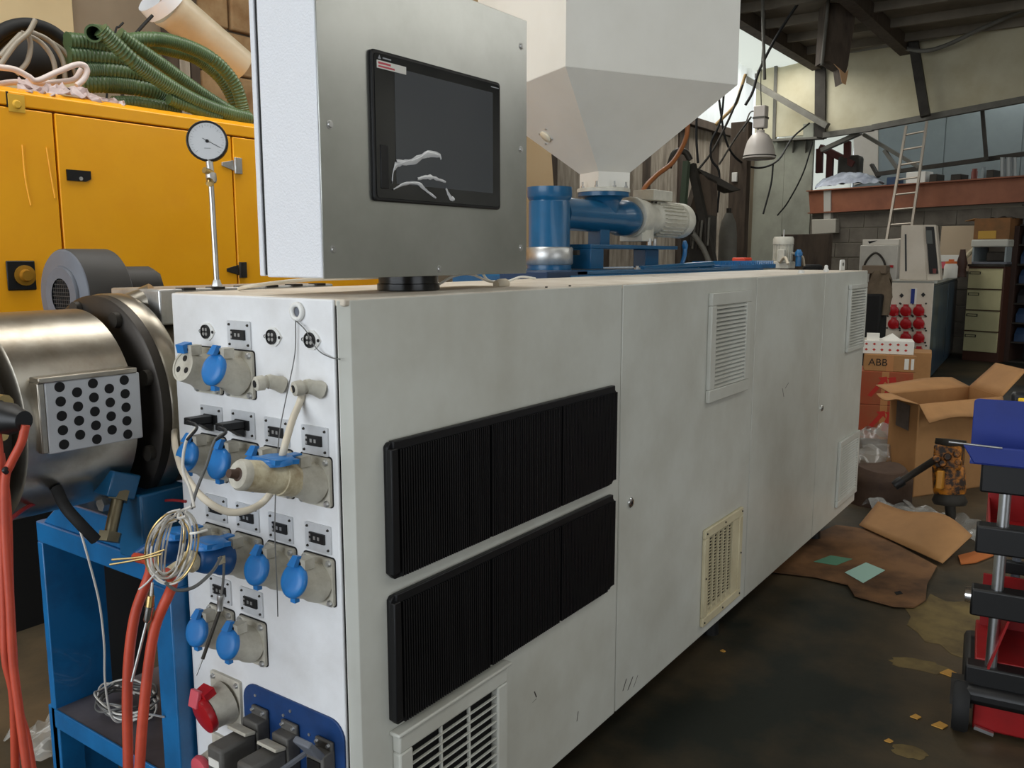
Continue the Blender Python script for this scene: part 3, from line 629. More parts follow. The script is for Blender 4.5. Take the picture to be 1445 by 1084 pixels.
cable('orange_cable', [tip2, ad(243, 826, 1.38), ad(219, 885, 1.37), ad(206, 970, 1.37), ad(197, 1084, 1.37), ad(194, 1230, 1.37)], .0085, ORANGE, 'orange cable running down from the blue plug with dirty collar', group='orange cables below the plugs', n=10)
# black thermocouple plugs
for (c, zz, lab, pts) in ((0, 1.074, 'black thermocouple plug nearest the left panel edge with pale lead', [(278, 603), (263, 622), (258, 660), (268, 690), (274, 716)]), (1, 1.074, 'black thermocouple plug second from left with grey lead', [(319, 610), (303, 622), (292, 655), (278, 690), (270, 718)])):
    x = COLS[c] - .002
    t = thing('thermocouple_plug', lab, 'plug', (x, YP - .03, zz))
    B().prism([(x - .013, YP - .006, zz + .008), (x + .013, YP - .006, zz + .008), (x + .010, YP - .052, zz + .009), (x - .012, YP - .052, zz + .009)], (0, -.001, -.013)).obj('body', BLACK, t, .0015)
    B().prism([(x + .011, YP - .007, zz - .006), (x + .011, YP - .030, zz - .006), (x + .011, YP - .007, zz - .022)], (-.022, 0, 0)).obj('strain_gusset', BLACK, t)
    p0 = Vector((x - .001, YP - .052, zz + .002)); lead = [p0] + [ad(a, b, 1.47 - .02 * i) for i, (a, b) in enumerate(pts)]
    B().tube(lead[:2] + [lead[2]], .0036, 8, 5, rfun=lambda i: .0036 if i < 4 else .0026).obj('boot', BLACK, t)
    B().tube(lead[1:], .0026, 8).obj('lead', WIREW if c == 0 else WIREG, t)
# cream cable from the elbow gland, behind the plug, in a loop round the left edge
x, z = COLS[3] + .004, 1.163
cable('cream_cable', [(x, YP - .047, z), ad(425, 560, 1.48), ad(413, 592, 1.46), ay(403, 625, YP - .07), ay(397, 650, YP - .072), ay(390, 680, YP - .074), ad(374, 706, 1.46), ad(350, 720, 1.44), ad(320, 722, 1.43), ad(288, 704, 1.44), ad(262, 672, 1.50), ad(251, 645, 1.62), ad(246, 618, 1.72), ad(250, 592, 1.78), ad(262, 575, 1.82)], .0062, CREAMC, 'cream cable looping from the elbow gland under the cream plug', n=10)
# thin dark wires from the grommet
gx, gz = pn(421, 452)
cable('thin_wire', [(gx, YP - .006, gz), ay(416, 500, YP - .006), ay(404, 560, YP - .02), ad(394, 615, 1.48), ad(389, 690, 1.42), ad(388, 760, 1.42), ad(391, 830, 1.45), ad(392, 870, 1.5)], .0010, WIREG, 'thin dark wire hanging straight down from the grommet', n=6)
cable('thin_wire', [(gx, YP - .006, gz), ay(431, 466, YP - .008), ay(441, 484, YP - .01), ay(452, 497, YP - .006), ay(468, 505, YP - .003), ay(480, 507, YP - .002)], .0010, WIREG, 'thin dark wire bending from the grommet to the panel edge', n=6)
# coil of thermocouple wire
wc = thing('wire_coil', 'coil of pale thermocouple wire hanging at the left panel edge', 'wire coil', ad(243, 775, 1.36))
random.seed(5)
for k in range(13):
    wx, hy, tw = 44 - k * 2.6 + random.uniform(-2, 2), 46 + random.uniform(-4, 4), random.uniform(-6, 6)
    pts = []
    for i in range(15):
        a = math.pi * .5 + 2 * math.pi * i / 14 * .96
        pts.append(ad(244 + tw * .5 + wx * math.cos(a) * (.9 if math.cos(a) < 0 else .75) + 8 * math.sin(a), 772 - (hy + tw) * math.sin(a), 1.36 + .012 * math.sin(a * 2 + k) + k * .003))
    B().tube(pts, .0016, 6, 4).obj('strand', WIREW if k % 5 else COPPER, wc)
for pts in ([(232, 776), (200, 786), (158, 790)], [(228, 782), (195, 790), (155, 797)]): B().tube([ad(a, b, 1.36) for a, b in pts], .0017, 6, 4).obj('bare_end', COPPER, wc)
B().tube([ad(270, 715, 1.36), ad(255, 722, 1.36), ad(252, 731, 1.355), ad(262, 729, 1.355)], .0026, 6).obj('tie', WIREW, wc)
B().tube([ad(292, 748, 1.37), ad(278, 752, 1.35), ad(268, 753, 1.35)], .0020, 6).obj('tie', PAPER, wc)
B().tube([ad(233, 822, 1.35), ad(250, 833, 1.36), ad(275, 828, 1.38), ad(300, 806, 1.4), ad(312, 786, 1.42)], .0028, 6).obj('strand', WIREG, wc)
B().tube([ad(222, 806, 1.36), ad(208, 822, 1.36), ad(196, 832, 1.36)], .0016, 6, 4).obj('bare_end', WIREW, wc)
# probe hanging from the coil and probe in the lower jack
pb1 = thing('thermocouple_probe', 'thermocouple probe with crimped ferrule hanging below the wire coil', 'probe', ad(210, 860, 1.36))
B().tube([ad(215, 822, 1.36), ad(213, 842, 1.36)], .0022, 6, 0).obj('lead', WIREW, pb1)
B().cone(ad(213, 841, 1.36), ad(211, 856, 1.36), .006, n=12).obj('ferrule', COPPER, pb1)
B().lathe(ad(211, 856, 1.36), ad(207, 878, 1.36), [(.0075, 0), (.0065, .2), (.0065, .8), (.004, 1)], 10).obj('spring_cap', CHROME, pb1)
B().cone(ad(207, 878, 1.36), ad(186, 962, 1.36), .0022, n=8).obj('rod', ZINC, pb1)
pb2 = thing('thermocouple_probe', 'thin steel thermocouple probe leaning across the lowest blue lids', 'probe', ad(312, 850, 1.44))
B().tube([ad(316, 795, 1.45), ad(315, 820, 1.44), ad(312, 842, 1.43)], .0022, 6, 4).obj('lead', WIREG, pb2)
B().lathe(ad(312, 840, 1.43), ad(310, 862, 1.43), [(.0065, 0), (.0065, .3), (.0052, .35), (.0052, 1)], 12).obj('ferrule', ZINC, pb2)
B().cone(ad(310, 862, 1.43), ad(286, 930, 1.42), .0030, n=8).obj('sleeve', IRON, pb2)
B().cone(ad(286, 930, 1.42), ad(277, 953, 1.42), .0014, n=8).obj('rod', ZINC, pb2)

# ================================================================== operator terminal on its swivel
XH, HY0, HY1, HZ0, HZ1, HD = -1.12, 1.028, 1.641, 1.342, 1.888, .168
hm = thing('operator_terminal', 'stainless fronted operator terminal with dark touch screen on the cabinet', 'control terminal', (-1.205, 1.335, ZT))
B().box((XH - HD + .02, HY0, HZ0), (XH - .003, HY1, HZ1)).obj('housing', HAMMER, hm, .003)
B().box((XH - HD + .012, HY0 + .004, HZ0 + .004), (XH - HD + .02, HY1 - .004, HZ1 - .004)).obj('gasket', RUBBER, hm)
B().box((XH - HD, HY0, HZ0 + .002), (XH - HD + .012, HY1, HZ1)).obj('rear_lid', HAMMER, hm, .002)
B().box((XH - .003, HY0 + .001, HZ0 - .001), (XH, HY1, HZ1)).obj('front_plate', STEEL, hm, .001)
for yy, zz in ((1.052, 1.599), (1.052, 1.391), (1.618, 1.831), (1.618, 1.613), (1.618, 1.398), (1.334, 1.354), (1.334, 1.876), (1.052, 1.82)):
    B().lathe((XH, yy, zz), (XH + .003, yy, zz), [(.0075, 0), (.0075, .25), (.0052, .3), (.0045, 1)], 12).obj('screw', ZINC, hm)
bz = B().prism([(XH, a, c_) for a, c_ in rrect(1.148, 1.478, 1.532, 1.740, .008, 4)], (.007, 0, 0)).obj('screen_bezel', BLACK, hm, .002)
B().prism([(XH + .006, a, c_) for a, c_ in rrect(1.154, 1.484, 1.526, 1.734, .006, 4)], (.002, 0, 0)).obj('glass', GLASS, bz)
B().box((XH + .0078, 1.205, 1.511), (XH + .0084, 1.503, 1.716)).obj('display', SCREEN, bz)
B().box((XH + .007, 1.164, 1.50), (XH + .0095, 1.184, 1.577)).obj('usb_cover', BLACK, bz, .001)
st = B().box((XH + .008, 1.160, 1.7085), (XH + .0088, 1.236, 1.722)).obj('sticker', PAPER, bz)
B().box((XH + .0088, 1.163, 1.716), (XH + .0091, 1.195, 1.7195)).obj('sticker_print', PINK, bz)
B().box((XH + .0088, 1.163, 1.7105), (XH + .0091, 1.205, 1.7135)).obj('sticker_print', PINK, bz)
LOGO = M('logo_grey', (150, 152, 156), .4)
B().prism([(XH + .0081, 1.163, 1.7245), (XH + .0081, 1.171, 1.7245), (XH + .0081, 1.167, 1.7315)], (.0003, 0, 0)).box((XH + .0081, 1.175, 1.726), (XH + .0084, 1.197, 1.7285)).obj('maker_mark', LOGO, bz)
B().box((XH + .0081, 1.497, 1.7265), (XH + .0084, 1.524, 1.7285)).obj('model_mark', LOGO, bz)
# crumpled protective film at the foot of the screen
FOIL = M('crumpled_film', (212, 213, 214), .14, spec=.8, coat=.5)
def ribbon(pts, wd):
    P = spline([Vector((XH + .0095, a, c_)) for a, c_ in pts], 5); b = B(); n = len(P)
    def fn(u, v):
        i = min(int(u * (n - 1)), n - 1); p = P[i]; ww = wd * (.35 + .65 * math.sin(math.pi * (.08 + .84 * u)))
        ww *= 1 + .6 * mnoise.noise(Vector((u * 9, wd * 900, 0))); return p + Vector((.0014 * math.sin(math.pi * v) + .0006 * math.sin(u * 19 + v * 3) - .001, 0, (v - .5) * ww))
    return b.grid(fn, n - 1, 4)
for pts, wd in (([(1.192, 1.513), (1.200, 1.540), (1.215, 1.548), (1.245, 1.556)], .012), ([(1.205, 1.551), (1.245, 1.553), (1.285, 1.570), (1.325, 1.574), (1.332, 1.568)], .013), ([(1.262, 1.524), (1.30, 1.530), (1.345, 1.524)], .008), ([(1.195, 1.500), (1.225, 1.512), (1.262, 1.516), (1.29, 1.503), (1.315, 1.492)], .007), ([(1.345, 1.513), (1.36, 1.495), (1.372, 1.492)], .012)):
    ribbon(pts, wd).obj('film_crease', FOIL, bz)
B().lathe((-1.204, 1.335, ZT), (-1.204, 1.335, HZ0 + .001), [(.058, 0), (.064, .06), (.064, .42), (.061, .46), (.061, .9), (.056, 1)], 36).obj('swivel_base', M('gloss_black', (14, 14, 15), .25), hm)
cable('white_lead', [(-1.47, 1.12, ZT + .004), (-1.40, 1.10, ZT + .012), (-1.36, 1.2, ZT + .022), (-1.28, 1.31, ZT + .026), (-1.24, 1.33, ZT + .03)], .004, CREAMC, 'cream lead lying on the cabinet top behind the terminal')
cable('white_lead', [ad(618, 402, 1.88), ad(640, 390, 1.95), ad(664, 387, 2.0), ad(690, 397, 2.03), ad(712, 399, 2.05)], .003, PAPER, 'thin white lead arched beside the swivel base')
cable('white_lead', [ad(680, 384, 2.02), ad(690, 396, 2.05), ad(713, 398, 2.1), ad(735, 391, 2.15), ad(755, 393, 2.2)], .003, PAPER, 'second thin white lead running toward the blue feed pipe')
B().lathe(ad(700, 402, 2.0), ad(717, 400, 2.03), [(.010, 0), (.013, .3), (.012, .8), (.006, 1)], 12).obj('lead_connector', CREAMC, label='small cream lead connector lying on the cabinet top', cat='connector')
# ================================================================== extruder base, feeder, hopper
XA = -1.77
eb = thing('extruder_machine', 'blue painted extruder base frame behind the white cabinet', 'machine base', (XA, 3.2, 0))
B().box((-2.04, 2.5, .12), (-1.525, 4.40, 1.315)).box((-2.04, 1.75, .12), (-1.525, 2.5, 1.22)).obj('body', BLUE, eb, .006)
B().box((-2.02, 2.55, 1.315), (-1.53, 3.95, 1.328)).obj('top_plate', BLUE, eb, .002)
for yy in (3.05, 3.62): B().lathe((-1.56, yy, 1.328), (-1.56, yy, 1.342), [(.012, 0), (.012, .5), (.006, .55), (.006, 1)], 6).obj('bolt', ZINC, eb)
p0 = ax(1003, 372, -1.60).y; p1 = ax(1082, 378, -1.60).y
B().box((-1.72, p0, 1.315), (-1.55, p1, 1.338)).obj('gear_cover', SKYBLUE, eb, .003)
src = None; nf = 24
for k in range(nf):
    yy = p0 + (p1 - p0) * (k + .5) / nf; c_ = Vector((-1.63, yy, 1.338)) - Vector(eb['base'])
    if src is None: src = B().prism([(-.07, -.007, 0), (-.07, .007, 0), (-.07, 0, .017)], (.14, 0, 0)).obj('cooling_fin', SKYBLUE, eb, loc=c_)
    else: inst(src, eb, c_)
rc = ax(1047, 370, -1.68)
B().cbox((-1.68, rc.y, 1.356), (.07, .11, .03)).obj('filler_cap', M('orange_red_plastic', (236, 74, 40), .4), eb, .005)
B().tube([ax(962, 374, -1.6), ax(966, 360, -1.6), ax(967, 344, -1.6)], .010, 8, 3).lathe(ax(967, 352, -1.6), ax(966, 340, -1.6), [(.01, 0), (.014, .5), (.007, 1)], 10).obj('lever', SKYBLUE, eb)
B().tube([ax(905, 380, -1.56), ax(940, 378, -1.56), ax(975, 375, -1.56), ax(1005, 373, -1.56)], .014, 8, 4).obj('pipe', BLUE, eb)
B().box((-1.72, 2.36, 1.22), (-1.53, 2.62, 1.33)).obj('throat_block', M('dark_blue_paint', (26, 52, 84), .5), eb, .004)

fd = thing('feeder_unit', 'blue auger feeder with cream gear motor under the hopper', 'feeder', (XA, 3.1, 1.328))
B().lathe((XA, 2.744, 1.328), (XA, 2.744, 1.63), [(.083, 0), (.083, .12), (.077, .14), (.077, .82), (.074, .84), (.080, .87), (.083, .89), (.083, 1), (.066, 1), (.066, .9)], 36, cap=False).obj('feed_cylinder', BLUE, fd)
B().lathe((XA, 2.744, 1.3285), (XA, 2.744, 1.335), [(.0835, 0), (.0835, 1)], 36).obj('cylinder_foot', BLUE, fd)
bd_ = B().lathe((XA, 2.744, 1.347), (XA, 2.744, 1.412), [(.084, 0), (.089, .08), (.089, .92), (.084, 1)], 36, cap=False).obj('clamp_band', ZINC, fd)
B().cbox((XA + .075, 2.744 + .062, 1.392), (.03, .02, .018)).obj('clamp_screw', IRON, bd_)
pz = 1.538
B().lathe((XA, 2.80, pz), (XA, 3.40, pz), [(.062, 0), (.062, .72), (.066, .76), (.074, .80), (.076, .9), (.066, .97), (.05, 1)], 28).obj('auger_pipe', BLUE, fd)
B().lathe((XA, 3.148, 1.545), (XA, 3.148, 1.634), [(.060, 0), (.066, .55), (.080, .78), (.104, .82), (.104, 1)], 32).obj('inlet', BLUE, fd)
B().lathe((XA, 3.148, 1.634), (XA, 3.148, 1.65), [(.108, 0), (.108, .8), (.104, 1)], 36).obj('inlet_flange', MOTORG, fd, .001)
for k in range(8):
    a = k * math.pi / 4 + .2; c_ = Vector((XA + .094 * math.cos(a), 3.148 + .094 * math.sin(a), 1.65))
    B().lathe(c_, c_ + Vector((0, 0, .024)), [(.007, 0), (.007, .3), (.0035, .32), (.0035, 1)], 6).obj('bolt', ZINC, fd)
B().box((XA - .028, 3.075, 1.418), (XA + .032, 3.15, 1.50)).obj('pedestal', BLUE, fd, .003)
B().box((XA - .08, 2.88, 1.408), (XA + .10, 3.66, 1.424)).box((XA - .08, 2.88, 1.33), (XA + .10, 2.98, 1.408)).box((XA + .0, 3.42, 1.33), (XA + .06, 3.55, 1.408)).obj('bracket', BLUE, fd, .003)
gbz = 1.545
B().lathe((XA, 3.36, gbz), (XA, 3.56, gbz), [(.082, .08), (.086, .10), (.086, .25), (.078, .28), (.078, .6), (.066, .72), (.066, 1)], 28).cbox((XA, 3.45, gbz - .06), (.11, .11, .085)).obj('gearbox', MOTORG, fd, .004)
for yy in (3.47, 3.52): B().cone((XA + .05, yy, 1.425), (XA + .05, yy, 1.455), .012, n=8).obj('foot_bolt', ZINC, fd)
mo = B().lathe((XA, 3.56, gbz), (XA, 3.83, gbz), [(.064, 0), (.070, .04), (.070, 1)], 28).obj('motor', MOTORG, fd)
src = None
for k in range(26):
    a = 2 * math.pi * k / 26; c_ = Vector((XA + .073 * math.cos(a), 3.70, gbz + .073 * math.sin(a))) - Vector(fd['base'])
    if src is None: src = B().box((-.008, -.11, -.0018), (.008, .11, .0018)).obj('cooling_fin', MOTORG, mo, loc=c_)
    else: inst(src, mo, c_, (0, -a, 0))
B().lathe((XA, 3.83, gbz), (XA, 3.91, gbz), [(.080, 0), (.082, .05), (.082, .8), (.074, 1), (.05, 1), (.02, .97)], 28).obj('fan_cowl', MOTORG, mo)
B().box((XA - .05, 3.50, 1.622), (XA + .055, 3.69, 1.668)).obj('terminal_box', MOTORG, mo, .005)
B().cone((XA + .02, 3.69, 1.642), (XA + .02, 3.695, 1.642), .012, n=12).obj('gland_hole', BLACK, mo)

hp = thing('material_hopper', 'large white sheet metal hopper standing on the blue feeder', 'hopper', (XA, 3.12, 1.65), 0)
ha = R(180 - 29); hA = Vector((math.cos(ha), math.sin(ha), 0)); hB = Vector((hA.y, -hA.x, 0)); hc = Vector((XA, 3.12, 0)); W_ = .37
def sq(wd, z, c_=hc): return [c_ - hA * wd - hB * wd + Vector((0, 0, z)), c_ - hA * wd + hB * wd + Vector((0, 0, z)), c_ + hA * wd + hB * wd + Vector((0, 0, z)), c_ + hA * wd - hB * wd + Vector((0, 0, z))]
HOPM = M('hopper_white', (228, 226, 218), .34, dirt=(204, 200, 188), amt=.4, scale=2)
nc = hc + Vector((0, .035, 0))
levels = [sq(.072, 1.65, nc), sq(.072, 1.712, nc), sq(W_, 2.02), sq(W_, 2.95)]
def shell(lo, hi): return B().add(lo + hi, [(i, (i + 1) % 4, (i + 1) % 4 + 4, i + 4) for i in range(4)])
shell(levels[2], levels[3]).obj('bin', HOPM, hp, solid=.004, smooth=False)
shell(levels[1], levels[2]).obj('cone', HOPM, hp, solid=.004, smooth=False)
shell(levels[0], levels[1]).obj('neck', HOPM, hp, solid=.004, smooth=False)
B().prism(sq(W_ + .02, 2.93), (0, 0, .02)).obj('lid', HOPM, hp)
sg = levels[1][0] * .45 + levels[1][3] * .0 + levels[2][0] * .0
pc = (levels[1][0] + levels[1][3]) * .27 + (levels[2][0] + levels[2][3]) * .23 + hB * -.004
fn_ = (levels[2][3] - levels[2][0]).cross(levels[1][0] - levels[2][0]).normalized(); fn_ = fn_ if fn_.dot(hB) < 0 else -fn_
pc = pc + hA * .09
gl = B().lathe(pc, pc + fn_ * .008, [(.026, 0), (.026, .6), (.022, 1)], 24).obj('sight_glass', M('amber_glass', (236, 226, 200), .2), hp)
for k in range(4):
    c_ = pc + (hA * math.cos(k * 1.571 + .5) + (levels[2][0] - levels[1][0]).normalized() * math.sin(k * 1.571 + .5)) * .045
    B().cone(c_, c_ + fn_ * .004, .004, n=8).obj('rivet', ZINC, hp)
# small upright drive motor at the far end of the base
dm_ = thing('gear_motor', 'small cream fan cooled motor standing at the far base end', 'motor', (-1.80, 4.28, 1.315))
c_ = ax(1104, 375, -1.80); yy = c_.y
dm_.location = (-1.80, yy, 1.315); dm_['base'] = [-1.80, yy, 1.315]
B().box((-1.86, yy - .07, 1.30), (-1.74, yy + .07, 1.345)).obj('foot', MOTORG, dm_, .006)
b0 = B().lathe((-1.80, yy, 1.34), (-1.80, yy, 1.455), [(.052, 0), (.054, 1)], 20).obj('body', MOTORG, dm_)
src = None
for k in range(18):
    a = 2 * math.pi * k / 18; l_ = Vector((.056 * math.cos(a), .056 * math.sin(a), .085))
    if src is None: src = B().box((-.005, -.0022, -.05), (.005, .0022, .05)).obj('cooling_fin', MOTORG, b0, loc=l_)
    else: inst(src, b0, l_, (0, 0, a))
B().lathe((-1.80, yy, 1.452), (-1.80, yy, 1.50), [(.064, 0), (.064, .7), (.056, 1)], 24).obj('fan_cowl', MOTORG, dm_)
B().cone((-1.80, yy, 1.50), (-1.80, yy, 1.545), .005, n=8).obj('spindle', ZINC, dm_)
B().box((-1.80, yy - .10, 1.34), (-1.76, yy - .06, 1.42)).obj('terminal_box', MOTORG, dm_, .004)
B().tube([(-1.79, yy - .08, 1.34), (-1.74, yy - .14, 1.37), (-1.70, yy - .2, 1.33)], .009, 8).obj('cable', CREAMC, dm_)
B().tube([(-1.76, yy - .02, 1.40), (-1.70, yy + .06, 1.38), (-1.70, yy + .12, 1.32)], .008, 8).obj('cable', CREAMC, dm_)
B().lathe((-1.70, yy, 1.315), (-1.70, yy, 1.42), [(.018, 0), (.018, .6), (.024, .62), (.024, .8), (.012, 1)], 12).obj('oil_valve', SKYBLUE, eb)

# ================================================================== barrel head at the left
ZA = 1.07
br = thing('extruder_barrel', 'stainless clad extruder barrel head with a perforated guard', 'extruder barrel', (XA, .9, .75))
def ring(y0, y1, r0, r1=None, name='cover', mat=STEELH, prof=None, n=56, parent=br):
    return B().lathe((XA, y0, ZA), (XA, y1, ZA), prof or [(r0, 0), (r1 or r0, 1)], n).obj(name, mat, parent, .002)
drum = B().lathe((XA, .728, ZA), (XA, .945, ZA), [(.150, .0), (.196, 0), (.202, .015), (.202, .985), (.196, 1), (.150, 1)], 64, cap=False).obj('heater_cover', STEELH, br)
ring(.62, .735, .150, name='inner_sleeve', mat=IRON)
ring(.50, .655, .19, name='front_ring', mat=STEELH)
ring(.94, 1.0, .150, name='inner_sleeve', mat=IRON)
B().lathe((XA, .975, ZA), (XA, 1.045, ZA), [(.150, .02), (.222, .02), (.228, .08), (.228, .9), (.20, 1), (.15, 1)], 64, cap=False).obj('flange_ring', M('cast_flange', (72, 68, 64), .45, .7, dirt=(46, 42, 38), amt=.6, scale=8), br)
B().lathe((XA, 1.00, ZA), (XA, 1.04, ZA), [(.2285, 0), (.231, .1), (.231, .9), (.2285, 1)], 64, cap=False).obj('flange_band', STEELH, br)
for a in (62, 20, -24, 105, 150):
    c_ = Vector((XA + .205 * math.cos(R(a)), .976, ZA + .205 * math.sin(R(a)))); B().cone(c_, c_ + Vector((0, -.012, 0)), .016, n=12).obj('flange_bolt', IRON, br)
ring(1.045, 1.72, .185, name='barrel_cover', mat=STEELH)
ring(1.30, 1.31, .188, name='cover_band', mat=STEELH)
# slotted heater block on top
hbk = B().box((XA - .07, 1.06, 1.235), (XA + .115, 1.55, 1.31)).obj('heater_block', ZINC, br, .004)
for k in range(6): B().cbox((XA + .105, 1.13 + k * .075, 1.309), (.03, .03, .006)).obj('notch', IRON, hbk)
B().lathe((XA - .03, 1.02, 1.225), (XA + .05, 1.10, 1.28), [(.05, 0), (.045, 1)], 16).obj('duct_bend', STEELH, br)
# perforated guard on the drum
pa, pb_ = R(18), R(-14); yg0, yg1 = .762, .938; rg = .206
def gpt(v, yy, r): a = pa + (pb_ - pa) * v; return Vector((XA + r * math.cos(a), yy, ZA + r * math.sin(a)))
PERF = M('perforated_grey_sheet', (186, 188, 190), .5, .3)
tang = gpt(.5, 0, 1) - Vector((XA, 0, ZA)); zc = Vector((0, 0, 1))
gx_ = XA + .213
gd = B().box((gx_ - .012, yg0, ZA - .044), (gx_, yg1 + .006, ZA + .086)).obj('perforated_guard', PERF, br, .002)
B().box((gx_ - .03, yg0 - .012, ZA + .086), (gx_ + .004, yg1, ZA + .096)).obj('guard_hood', STEELH, gd, .002)
B().box((gx_ - .03, yg0 - .012, ZA - .042), (gx_ - .002, yg0, ZA + .086)).obj('guard_cheek', STEELH, gd, .002)
src = None
for k in range(5):
    for j in range(5):
        zz = ZA + .066 - j * .0265 - (.0132 if k % 2 else 0) + .010 - .0005 * k
        if zz < ZA - .040 or zz > ZA + .080: continue
        c_ = Vector((gx_ + .0004, yg0 + .026 + k * .031, zz)) - Vector(br['base'])
        if src is None: src = B().lathe((-.001, 0, 0), (.0005, 0, 0), [(.0094, 0), (.0094, 1)], 16).obj('hole', DARK, gd, loc=c_)
        else: inst(src, gd, c_)
# black connector at the left edge
bc = thing('heater_connector', 'black ribbed heater connector at the left edge with orange leads', 'connector', ad(20, 592, 1.40))
B().lathe(ad(-30, 585, 1.42), ad(34, 594, 1.38), [(.030, 0), (.030, .35), (.026, .4), (.026, .7), (.020, .85), (.016, 1)], 18).obj('shell', BLACK, bc)
B().lathe(ad(-40, 566, 1.44), ad(6, 574, 1.42), [(.02, 0), (.02, 1)], 12).obj('brass_nut', COPPER, bc)
B().lathe(ad(-40, 620, 1.44), ad(4, 612, 1.42), [(.012, 0), (.012, 1)], 12).obj('brass_nut', COPPER, bc)
og = 'orange heater leads at the left edge'
cable('orange_lead', [ad(36, 600, 1.38), ad(30, 625, 1.38), ad(15, 655, 1.38), ad(7, 680, 1.38), ad(8, 760, 1.38), ad(14, 850, 1.38), ad(18, 930, 1.38), ad(28, 1010, 1.38), ad(40, 1100, 1.38)], .0068, ORANGE, 'orange lead curling out of the black heater connector', group=og, n=10)
cable('orange_lead', [ad(-6, 590, 1.40), ad(0, 660, 1.39), ad(3, 760, 1.39), ad(6, 860, 1.39), ad(8, 930, 1.39), ad(19, 985, 1.40), ad(22, 1100, 1.42)], .0068, ORANGE, 'orange lead hanging nearest the left frame edge', group=og, n=10)
cable('orange_lead', [ad(1, 640, 1.42), ad(11, 720, 1.42), ad(14, 830, 1.42), ad(19, 920, 1.42), ad(24, 990, 1.42), ad(38, 1040, 1.42), ad(50, 1110, 1.42)], .006, ORANGE, 'thinner orange lead swinging right at its foot', group=og, n=10)
cable('red_lead', [ad(12, 735, 1.5), ad(40, 715, 1.6), ad(75, 703, 1.7), ad(110, 700, 1.8)], .004, M('red_lead', (150, 40, 40), .5), 'thin red lead running back under the barrel')
cable('red_lead', [ad(225, 707, 1.8), ad(245, 706, 1.75), ad(262, 708, 1.72)], .003, M('red_lead'), 'thin red lead beside the stand bolt')
B().tube([ad(9, 661, 1.375), ad(6, 664, 1.37), ad(10, 667, 1.375)], .004, 6).obj('cable_tie', BLACK, label='black tie round the orange leads', cat='cable tie')

# blue stand below the barrel
stn = thing('barrel_stand', 'bright blue steel stand carrying the barrel head', 'stand', (XA, 1.1, 0))
SF = .955
B().box((-2.045, SF, .715), (-1.515, 1.34, .765)).obj('top_plate', SKYBLUE, stn, .003)
B().box((-2.045, SF, 0), (-2.022, 1.10, .715)).obj('leg', SKYBLUE, stn, .002)
B().box((-2.06, SF + .0, 0), (-2.015, SF + .06, .30)).obj('leg_foot', SKYBLUE, stn, .003)
B().box((-1.575, SF, 0), (-1.515, SF + .085, .715)).obj('leg', SKYBLUE, stn, .003)
B().box((-1.575, 1.25, 0), (-1.515, 1.335, .715)).obj('leg', SKYBLUE, stn, .003)
B().prism([(-2.02, SF + .005, .765), (-1.93, SF + .005, .83), (-1.60, SF + .005, .83), (-1.53, SF + .005, .765)], (0, .06, 0)).obj('saddle_plate', SKYBLUE, stn, .003)
B().box((-1.98, SF + .06, .765), (-1.56, 1.30, .80)).obj('saddle', BLUE, stn, .003)
B().box((-1.86, SF + .07, .80), (-1.80, SF + .16, .875)).obj('saddle_block', SKYBLUE, stn, .004)
B().box((-1.665, SF - .015, .765), (-1.575, SF + .10, .905)).obj('clamp_post', BLUE, stn, .004)
c_ = Vector((-1.62, SF - .04, .93)); B().cbox(c_, (.07, .06, .05), (R(-20), 0, 0)).obj('clamp_head', BLUE, stn, .003)
bo = B().cone((-1.60, SF - .045, .91), (-1.585, SF - .075, .845), .012, n=10).lathe((-1.585, SF - .075, .845), (-1.582, SF - .083, .828), [(.022, 0), (.022, 1)], 6).lathe((-1.602, SF - .04, .918), (-1.597, SF - .05, .90), [(.020, 0), (.020, 1)], 6).obj('clamp_bolt', M('dull_brass', (130, 120, 96), .4, 1), stn)
B().cone((-1.70, SF - .01, .87), (-1.70, SF - .03, .87), .016, n=6).obj('clamp_nut', ZINC, stn)
B().box((-2.02, SF, .285), (-1.575, 1.30, .30)).obj('shelf', M('shelf_grey', (104, 100, 106), .55, .3, dirt=(70, 66, 70), amt=.6, scale=8), stn, .002)
B().box((-2.02, SF - .006, .255), (-1.575, SF, .302)).obj('shelf_edge', SKYBLUE, stn, .002)
cable('black_strap', [ad(80, 690, 1.62), ad(92, 715, 1.60), ad(112, 738, 1.60), ad(135, 762, 1.62)], .011, RUBBER, 'black insulated pipe end lying over the stand edge', 'pipe')
cable('thin_wire', [ad(112, 745, 1.60), ad(125, 790, 1.6), ad(140, 850, 1.62), ad(147, 910, 1.65), ad(148, 960, 1.7), ad(155, 1005, 1.74), ad(166, 1019, 1.76), ad(180, 1014, 1.78), ad(205, 1008, 1.78), ad(232, 1012, 1.8)], .0022, WIREW, 'pale wire drooping from the stand edge to its shelf', n=6)
cw = thing('wire_bundle', 'tangled grey wire bundle on the stand shelf', 'wire coil', tuple(az(180, 1003, .30)))
wcx, wcy = cw.location.x, cw.location.y
random.seed(11)
for k in range(8):
    rx, ry = random.uniform(.06, .12), random.uniform(.035, .07); ph = random.uniform(0, 6)
    B().tube([(wcx + rx * math.cos(a * .6 + ph), wcy + ry * math.sin(a * .6 + ph), .306 + .02 * abs(math.sin(a * .9 + k)) + k * .003) for a in range(12)], .0025, 6, 4).obj('strand', WIREG if k % 3 else WIREW, cw)
def crumple(fn, nu, nv, amp, sc, seed):
    def f(u, v):
        p = fn(u, v); q = p * sc + Vector((seed, seed * 1.7, 0)); return p + Vector((mnoise.noise(q) * amp, mnoise.noise(q + Vector((9, 3, 1))) * amp, abs(mnoise.noise(q + Vector((3, 8, 5)))) * amp * 1.6))
    return B().grid(f, nu, nv)
pf = az(60, 1050, 0)
